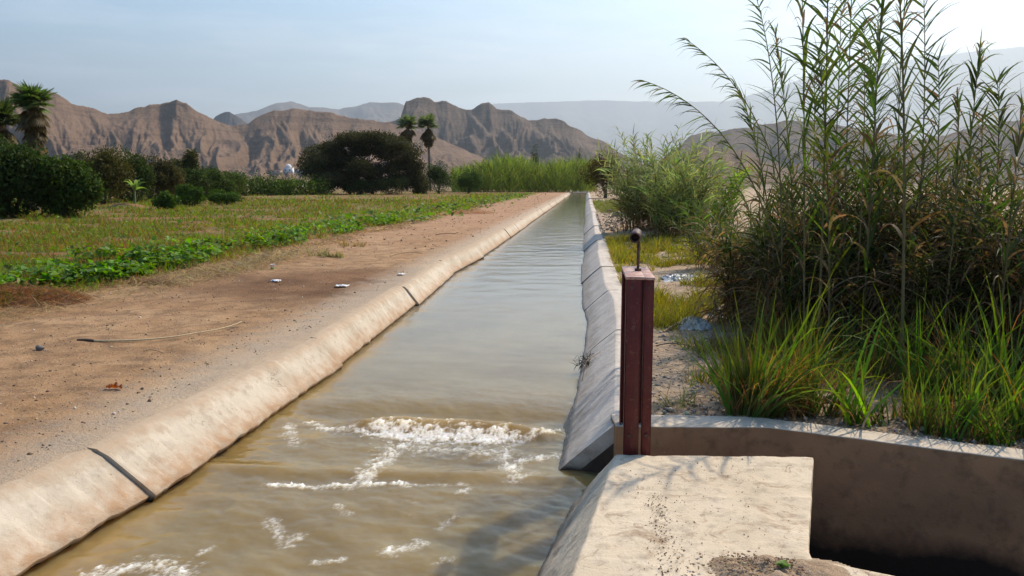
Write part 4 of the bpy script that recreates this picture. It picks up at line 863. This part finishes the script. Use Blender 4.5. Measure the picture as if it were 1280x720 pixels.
def block_xy(n):
    t = RNG.random(n); a = G(822, 620)[:2]; bb = G(835, 725)[:2]; p = a*(1-t)[:, None]+bb*t[:, None]; return p[:, 0]+RNG.normal(0, .035, n), p[:, 1]+RNG.normal(0, .05, n)
pebbles(420, block_xy, .0015, .006, (.24, .15, .09), lambda x, y: 0*x+.004)
def block2(n):
    x = RNG.uniform(.25, 1.05, n); y = RNG.uniform(3.5, 5.0, n); k = x < .95+.27*(y-3.5); return x[k], y[k]
pebbles(420, block2, .001, .005, (.22, .15, .10), lambda x, y: 0*x+.003)
def heap(n):
    x, y = RNG.normal(.80, .17, n), 3.42+RNG.normal(0, .08, n); k = (x > .42)&(x < .96)&(y < 3.62)&(y > 3.1); return x[k], y[k]
pebbles(900, heap, .002, .009, (.34, .22, .13), lambda x, y: .012+.05*np.exp(-((x-.8)/.25)**2-((y-3.4)/.12)**2)) if 1 else 0
o = A.build('gravel', STONE); tag(o, 'small stones and clods of earth scattered on both banks', 'gravel', kind='stuff')
# earth spilled at the near end of the block
A = Acc(); gx, gy = np.meshgrid(np.linspace(.30, 1.45, 90), np.linspace(3.0, 3.72, 60)); env = np.exp(-((gx-.86)/.27)**4-((gy-3.40)/.17)**4)
A.add(np.stack([gx, gy, env*(.055+fbm(gx*9, gy*9, 4, 66)*.05)-.016], -1).reshape(-1, 3), [q for q in grid_faces(60, 90) if env.ravel()[q].min() > .03], (.3, .2, .1))
o = A.build('spilled_earth', EARTH, None, True); tag(o, 'crumbly brown earth spilled over the near end of the concrete block', 'earth')
b = G(978, 714, .03); rt = thing('seedling', b, 'tiny bright green seedling in the earth on the concrete block', 'plant'); A = Acc(); n = 16
az = RNG.random(n)*6.28; kites(A, b+np.stack([np.cos(az)*.018, np.sin(az)*.018, .015+.03*RNG.random(n)], -1), np.stack([np.cos(az), np.sin(az), .3+0*az], -1), np.tile([0, 0, 1.], (n, 1)), .035, .026, vary((.10, .22, .02), n, .15)); A.build('leaves', LEAF, rt)
A = Acc(); tube(A, [b, b+[0, 0, .03]], .002, (.1, .15, .04), 5); A.build('stem', LEAF, rt)
# dry grass: strip along crop edge (uncountable) + heap at left
A = Acc()
def straw(n, fx, ln, hz, col, up=.25, bw=.006):
    x, y = fx(n); n = len(x); az = RNG.random(n)*6.28; d = np.stack([np.cos(az), np.sin(az), RNG.normal(up*.4, up, n)], -1); far = np.clip(y/10, .8, 4)
    blades(A, np.stack([x, y, gz(x, y)+hz*RNG.random(n)**1.5], -1), d, ln*(.4+RNG.random(n)), bw*far, RNG.uniform(0, .9, n), vary(col, n, .3), 3, prof='grass')
def edge_xy(n): y = np.exp(RNG.uniform(math.log(7.5), math.log(60), n)); return -7.55+RNG.normal(0, .26, n)+.25*np.sin(y*.9), y
straw(9000, edge_xy, .20, .05, (.34, .23, .12)); straw(3000, edge_xy, .12, .06, (.18, .10, .05))
def edge2_xy(n): y = RNG.normal(15.5, 2.2, n).clip(10, 24); return -6.9+RNG.normal(0, .3, n), y
straw(5000, edge2_xy, .22, .09, (.32, .24, .13), .4)
o = A.build('straw', GRASS); tag(o, 'dry straw and dead weeds along the border between path and field', 'straw', kind='stuff')
def heap_thing(px, py, w_, h, n, col, label, name, seed, ln=.16, sy=.6):
    b = G(px, py); b[2] = float(gz(b[0], b[1])); g = np.random.default_rng(seed); A = Acc(); a = g.random(n)*6.28; r_ = np.sqrt(g.random(n)); p = b+np.stack([np.cos(a)*r_*w_*.5, np.sin(a)*r_*w_*sy*.5, (1-r_**2)*h*g.random(n)], -1)
    az = g.random(n)*6.28; blades(A, p, np.stack([np.cos(az), np.sin(az), g.normal(.15, .35, n)], -1), ln*(.5+g.random(n)), .008, .9, vary(col, n, .35), 3, prof='grass')
    o = A.build(name, GRASS); me = o.data; me.transform(__import__('mathutils').Matrix.Translation(Vector([-float(q) for q in b]))); o.location = tuple(b); tag(o, label, 'dry grass', 'piles of pulled weeds'); return o
heap_thing(10, 378, 2.3, .22, 3400, (.20, .085, .04), 'large reddish brown pile of dead weeds at the left edge of the path', 'weed_pile', 3, .2)
heap_thing(185, 356, .9, .10, 900, (.20, .12, .06), 'small brown pile of dead weeds below the leafy crop', 'weed_pile', 4)
heap_thing(590, 267, 2.6, .22, 900, (.30, .14, .07), 'far reddish pile of dead weeds beside the crop edge', 'weed_pile', 5, .3)
tuft(408, 318, .32, .9, 420, 'grey green grass tussock in the straw beside the path', (.13, .15, .06), .8, 230, .010, group='tussocks in the straw', drycol=(.34, .27, .15))
tuft(440, 306, .25, .8, 260, 'dry buff tussock behind the grey green one', (.22, .18, .08), 1.2, 231, .010, group='tussocks in the straw', drycol=(.34, .27, .15))
# dry cane on the path
A = Acc(); p0 = G(118, 426, .05); p2 = G(302, 402, .06); P = np.vstack([bez(p0, G(190, 427, .045), G(240, 417, .05), 12), bez(G(242, 416.5, .05), G(280, 412, .055), p2, 8)])
tube(A, P, np.linspace(.011, .005, 20), (.55, .42, .24), 7); k_ = bez(G(262, 413, .05), G(285, 408, .05), G(298, 409, .05), 6); tube(A, k_, .004, (.5, .38, .22), 5)
tube(A, bez(G(97, 425, .04), G(110, 424, .055), p0, 6), .014, (.12, .07, .045), 6)
o = A.build('dry_cane', BARK); tag(o, 'long pale dry cane lying across the bare path', 'cane')
def twig(pts, r_, col, label, group='twigs on the banks'):
    A = Acc(); P = np.array([G(px, py, z) for px, py, z in pts]); P[:, 2] = [float(gz(p[0], p[1]))+z[2] for p, z in zip(P, pts)]
    tube(A, bez(P[0], P[1], P[2], 9), np.linspace(r_, r_*.5, 9), col, 6); o = A.build('twig', BARK); tag(o, label, 'twig', group)
twig([(488, 321, .02), (503, 314, .05), (528, 317, .02)], .012, (.42, .30, .17), 'pale twig on the path beside the straw')
twig([(545, 294, .02), (556, 291, .05), (570, 292, .02)], .018, (.22, .12, .07), 'dark twig farthest up the path')
twig([(180, 441, .01), (190, 437, .02), (205, 442, .01)], .006, (.25, .17, .1), 'short brown twig below the long dry cane')
twig([(820, 432, .01), (845, 424, .06), (875, 437, .02)], .007, (.15, .10, .07), 'thin dark twig between the gate and the plastic')
twig([(1060, 360, .1), (1075, 372, .15), (1092, 383, .1)], .014, (.5, .45, .36), 'bleached stick in front of the thicket')
twig([(830, 414, .01), (838, 408, .05), (850, 402, .06)], .012, (.5, .36, .2), 'short buff stick touching the crumpled plastic')
twig([(1078, 555-20, .02), (1083, 520, .1), (1092, 508, .2)], .008, (.4, .3, .18), 'broken straw coloured stem between stones and grass')
# crumpled plastic sheet
def crumple(px, py, wx, wy, h, label, col, seed, name='plastic_sheet'):
    b = G(px, py); b[2] = float(gz(b[0], b[1])); n = 90; gx, gy = np.meshgrid(np.linspace(-1, 1, n), np.linspace(-1, 1, n)); rr_ = np.sqrt(gx**2+gy**2)
    wob = 1+.3*fbm(gx*2+seed, gy*2, 3, seed); z = h*np.clip(1.05-rr_**2, -.15, 1)*(.35+.9*np.abs(ridged(gx*2+seed, gy*2, 3, seed+2)))+.05*h/.1*(np.abs(fbm(gx*5, gy*5, 3, seed, .7))-.1)
    ang = np.arctan2(gy, gx); sq = np.maximum(np.abs(gx), np.abs(gy))/np.maximum(rr_, 1e-6)
    A = Acc(); A.add(np.stack([b[0]+gx*sq*0+gx*wx*.5*wob, b[1]+gy*wy*.5*wob, b[2]+np.maximum(z, -.02)], -1).reshape(-1, 3), grid_faces(n, n), col)
    m = M_('dusty_plastic'); q = m.noise(12, 4); mt = m.fin(m.princ(m.mix(m.mr(q, .4, .65), tuple(col), tuple(np.array(col)*.6)), .38, .5, q, .3, .01).outputs[0])
    o = A.build(name, mt, None, True); tag(o, label, 'rubbish', 'rubbish by the right bank')
crumple(868, 408, .42, .5, .10, 'crumpled grey and white plastic bag lying on the bare earth', (.64, .56, .47), 2)
crumple(905, 398, .35, .5, .13, 'pale rounded plastic bag half hidden by the tall grass', (.68, .60, .50), 3)
crumple(855, 350, .75, .9, .07, 'flat bluish grey plastic sheet behind the gate top', (.30, .31, .32), 4)
# litter on the path
def m_plain(name, c, r_=.5): m = M_(name); q = m.noise(25, 3); return m.fin(m.princ(m.mix(m.mr(q, .45, .7, 0, .35), c, tuple(x*.55 for x in c)), r_, .4, q, .1, .003).outputs[0])
WHITE = m_plain('white_plastic', (.78, .78, .76)); GREENP = m_plain('green_print', (.25, .5, .05)); BLUE = m_plain('blue_print', (.05, .12, .4)); YEL = m_plain('yellow_print', (.75, .6, .08))
def cup(px, py, label, standing=True, r_=.05):
    b = G(px, py); b[2] = float(gz(b[0], b[1])); rt = thing('paper_cup', b, label, 'cup', 'litter on the path'); rt.rotation_euler = (0, 0, .4) if standing else (R(82), 0, .9)
    def lathe(name, prof, mat):
        bm = bmesh.new(); n = 20; rg = [[bm.verts.new((math.cos(a*2*math.pi/n)*q*(1+.06*math.sin(a*.9)), math.sin(a*2*math.pi/n)*q, z)) for a in range(n)] for q, z in prof]
        for u, v in zip(rg[:-1], rg[1:]):
            for j in range(n): bm.faces.new((u[j], u[(j+1) % n], v[(j+1) % n], v[j]))
        me = bpy.data.meshes.new(name); bm.to_mesh(me); bm.free(); link(name, me, mat, rt, True)
    lathe('cup_body', [(.001, .0), (r_*.75, .0), (r_*.95, r_*2.1), (r_*1.04, r_*2.15), (r_*.93, r_*2.12), (r_*.72, .01), (.001, .012)], WHITE)
    lathe('printed_band', [(r_*.80, r_*.35), (r_*.83, r_*.9)], GREENP); lathe('printed_band', [(r_*.835, r_*1.0), (r_*.865, r_*1.35)], YEL)
cup(341, 337, 'white cup with green and yellow print standing at the straw edge')
def wrap(px, py, wx, wy, label, mat2=None, seed=1):
    b = G(px, py); b[2] = float(gz(b[0], b[1]))+.012; rt = thing('wrapper', b, label, 'wrapper', 'litter on the path'); n = 16
    gx, gy = np.meshgrid(np.linspace(-1, 1, n), np.linspace(-1, 1, n)); z = .035*np.abs(ridged(gx+seed, gy, 3, seed))*(1-.3*gx**2)
    A = Acc(); A.add(np.stack([b[0]+gx*wx*.5*(1+.15*gy), b[1]+gy*wy*.5, b[2]+z], -1).reshape(-1, 3), grid_faces(n, n), (.8, .8, .8)); o = A.build('sheet', WHITE, rt, True); s_ = o.modifiers.new('thick', 'SOLIDIFY'); s_.thickness = .002
    if mat2:
        A = Acc(); k = slice(1, 4); A.add(np.stack([b[0]+gx*wx*.5*(1+.15*gy), b[1]+gy*wy*.5, b[2]+z+.003], -1)[k].reshape(-1, 3), grid_faces(3, n), (.8, .8, .8)); A.build('printed_stripe', mat2, rt, True)
wrap(300, 332, .19, .26, 'white crumpled wrapper lying nearest the leafy crop', None, 2)
wrap(344, 353, .15, .14, 'white wrapper with a blue edge on the bare path', BLUE, 3)
wrap(501, 345, .12, .14, 'small white scrap near the concrete bank', None, 4)
wrap(427, 360, .20, .14, 'torn pale scrap flat on the dark damp earth', None, 5)
wrap(594, 254, .35, .5, 'white scrap far off at the edge of the crop', None, 6)
# red dead leaf
b = G(143, 489); b[2] = float(gz(b[0], b[1])); gx, gy = np.meshgrid(np.linspace(-1, 1, 26), np.linspace(-1, 1, 18)); wl = (1-gx**2)**.6*(.75+.35*np.cos(gx*9))
A = Acc(); A.add(np.stack([b[0]+gx*.075, b[1]+gy*wl*.035+.01*np.sin(gx*4), b[2]+.012+.028*(gy*wl)**2+.014*np.abs(np.sin(gx*5+gy*2))], -1).reshape(-1, 3), grid_faces(18, 26), (.24, .05, .014))
o = A.build('dead_leaf', LEAF); tag(o, 'curled reddish brown dead leaf on the path near the concrete', 'leaf')
# driftweed snagged on the right bank
b = G(731, 452, -.22); A = Acc(); n = 70; P = b+RNG.normal(0, 1, (n, 3))*[.04, .06, .035]
blades(A, P, RNG.normal(0, 1, (n, 3)), .11, .012, .6, vary((.05, .04, .02), n, .4), 3)
for k in range(6): e = b+RNG.normal(0, 1, 3)*[.07, .1, .07]; tube(A, [b, e], .004, (.06, .04, .03), 4)
o = A.build('snagged_weed', BARK); tag(o, 'dark wad of twigs snagged on the right canal bank at the waterline', 'debris')
twig2 = Acc(); tube(twig2, [(-.02, 8.0-.62, -.14), (.02, 7.5, .03), (.16, 7.9, .035)], .004, (.3, .2, .12), 5); o = twig2.build('twig', BARK); tag(o, 'thin twig hooked over the right canal lip before the gate', 'twig', 'twigs on the banks')
# scraps fallen on the concrete and leaves on the path (uncountable)
A = Acc(); x, y = left_xy(1400); n = len(x); az = RNG.random(n)*6.28
blades(A, np.stack([x, y, gz(x, y)+.006], -1), np.stack([np.cos(az), np.sin(az), .1+0*az], -1), .015+.06*RNG.random(n)**2, .005, .2, vary((.30, .19, .10), n, .4), 2)
x, y = right_xy(1500); n = len(x); az = RNG.random(n)*6.28
blades(A, np.stack([x, y, gz(x, y)+.01], -1), np.stack([np.cos(az), np.sin(az), .1+0*az], -1), .04+.16*RNG.random(n)**2, .007, .2, vary((.36, .25, .13), n, .4), 2)
o = A.build('plant_litter', GRASS); tag(o, 'bits of straw and dead leaf scattered over the earth', 'litter', kind='stuff')

# ------------------------------------------------------------------ white buildings on the plain at the foot of the hills
WALLW = m_plain('whitewash', (.72, .70, .66), .8); ROOFT = m_plain('clay_roof', (.42, .20, .12), .8); DARK = m_plain('dark_opening', (.04, .035, .03), .8)
def hill_pt(px, py):
    best = None; el = (229-py)/FPX
    for U_, D_, Z_ in HILLS:
        if not (U_[0, 0] < px < U_[0, -1]): continue
        j = int(np.argmin(np.abs(U_[0]-px))); d = D_[:170, j]; z = Z_[:170, j]; e = (z-CH)/d
        if e.max() > el:
            k = int(np.argmax(e > el))
            if best is None or d[k] < best[1]: best = (float(z[k]), float(d[k]))
    return bearing(px, best[1]-6), best[0], best[1]-6
def building(px, py, wpx, hpx, label, dome=False, name='white_building', mat=None, nwin=3):
    p, z, D = hill_pt(px, py); s_ = D/FPX; w_, h = wpx*s_, hpx*s_; rt = thing(name, (p[0], p[1], z-1), label, 'building', 'buildings at the foot of the hills')
    x0, y0, z0 = p[0], p[1], z-1
    A = Acc(); box(A, (x0-w_/2, y0, z0-3), (x0+w_/2, y0+w_*.6, z0+1+h)); A.build('wall', mat or WALLW, rt)
    A = Acc(); box(A, (x0-w_/2-.4, y0-.4, z0+1+h+.02), (x0+w_/2+.4, y0+w_*.6+.4, z0+1.5+h)); A.build('roof', WALLW if dome else ROOFT, rt)
    for k in range(nwin):
        xx = x0-w_/2+w_*(k+.5)/nwin; A = Acc(); box(A, (xx-w_*.06, y0-.15, z0+1+h*.35), (xx+w_*.06, y0-.03, z0+1+h*.72)); A.build('window', DARK, rt)
    if dome:
        bm = bmesh.new(); bmesh.ops.create_uvsphere(bm, u_segments=16, v_segments=10, radius=w_*.33); me = bpy.data.meshes.new('dome'); bm.to_mesh(me); bm.free(); q = link('dome', me, WALLW, rt, True); q.location = (0, w_*.3, 2.4+h)
building(360, 217, 11, 5.5, 'small white chapel like building with a little dome on the plain', True, nwin=2)
building(375, 217, 14, 4.2, 'low white house with a clay roof right of the domed building', False)
building(342, 217, 16, 3.0, 'long low brown house left of the domed building', False, mat=m_plain('adobe', (.36, .27, .2), .9), name='adobe_house')

# ------------------------------------------------------------------ haze
bm = bmesh.new(); bmesh.ops.create_cube(bm, size=1); me = bpy.data.meshes.new('haze'); bm.to_mesh(me); bm.free()
m = M_('haze_air'); v = m.n('VolumePrincipled'); v.inputs['Color'].default_value = (.80, .91, 1, 1); v.inputs['Density'].default_value = 7.5e-5; v.inputs['Anisotropy'].default_value = .45
m.l(v.outputs[0], m.out.inputs['Volume'])
hz_ = link('haze', me, m.m); hz_.scale = (62000, 62000, 4200); hz_.location = (0, 0, 4200/2-420); tag(hz_, kind='stuff', label='thin pale haze over the valley and hills', cat='haze')
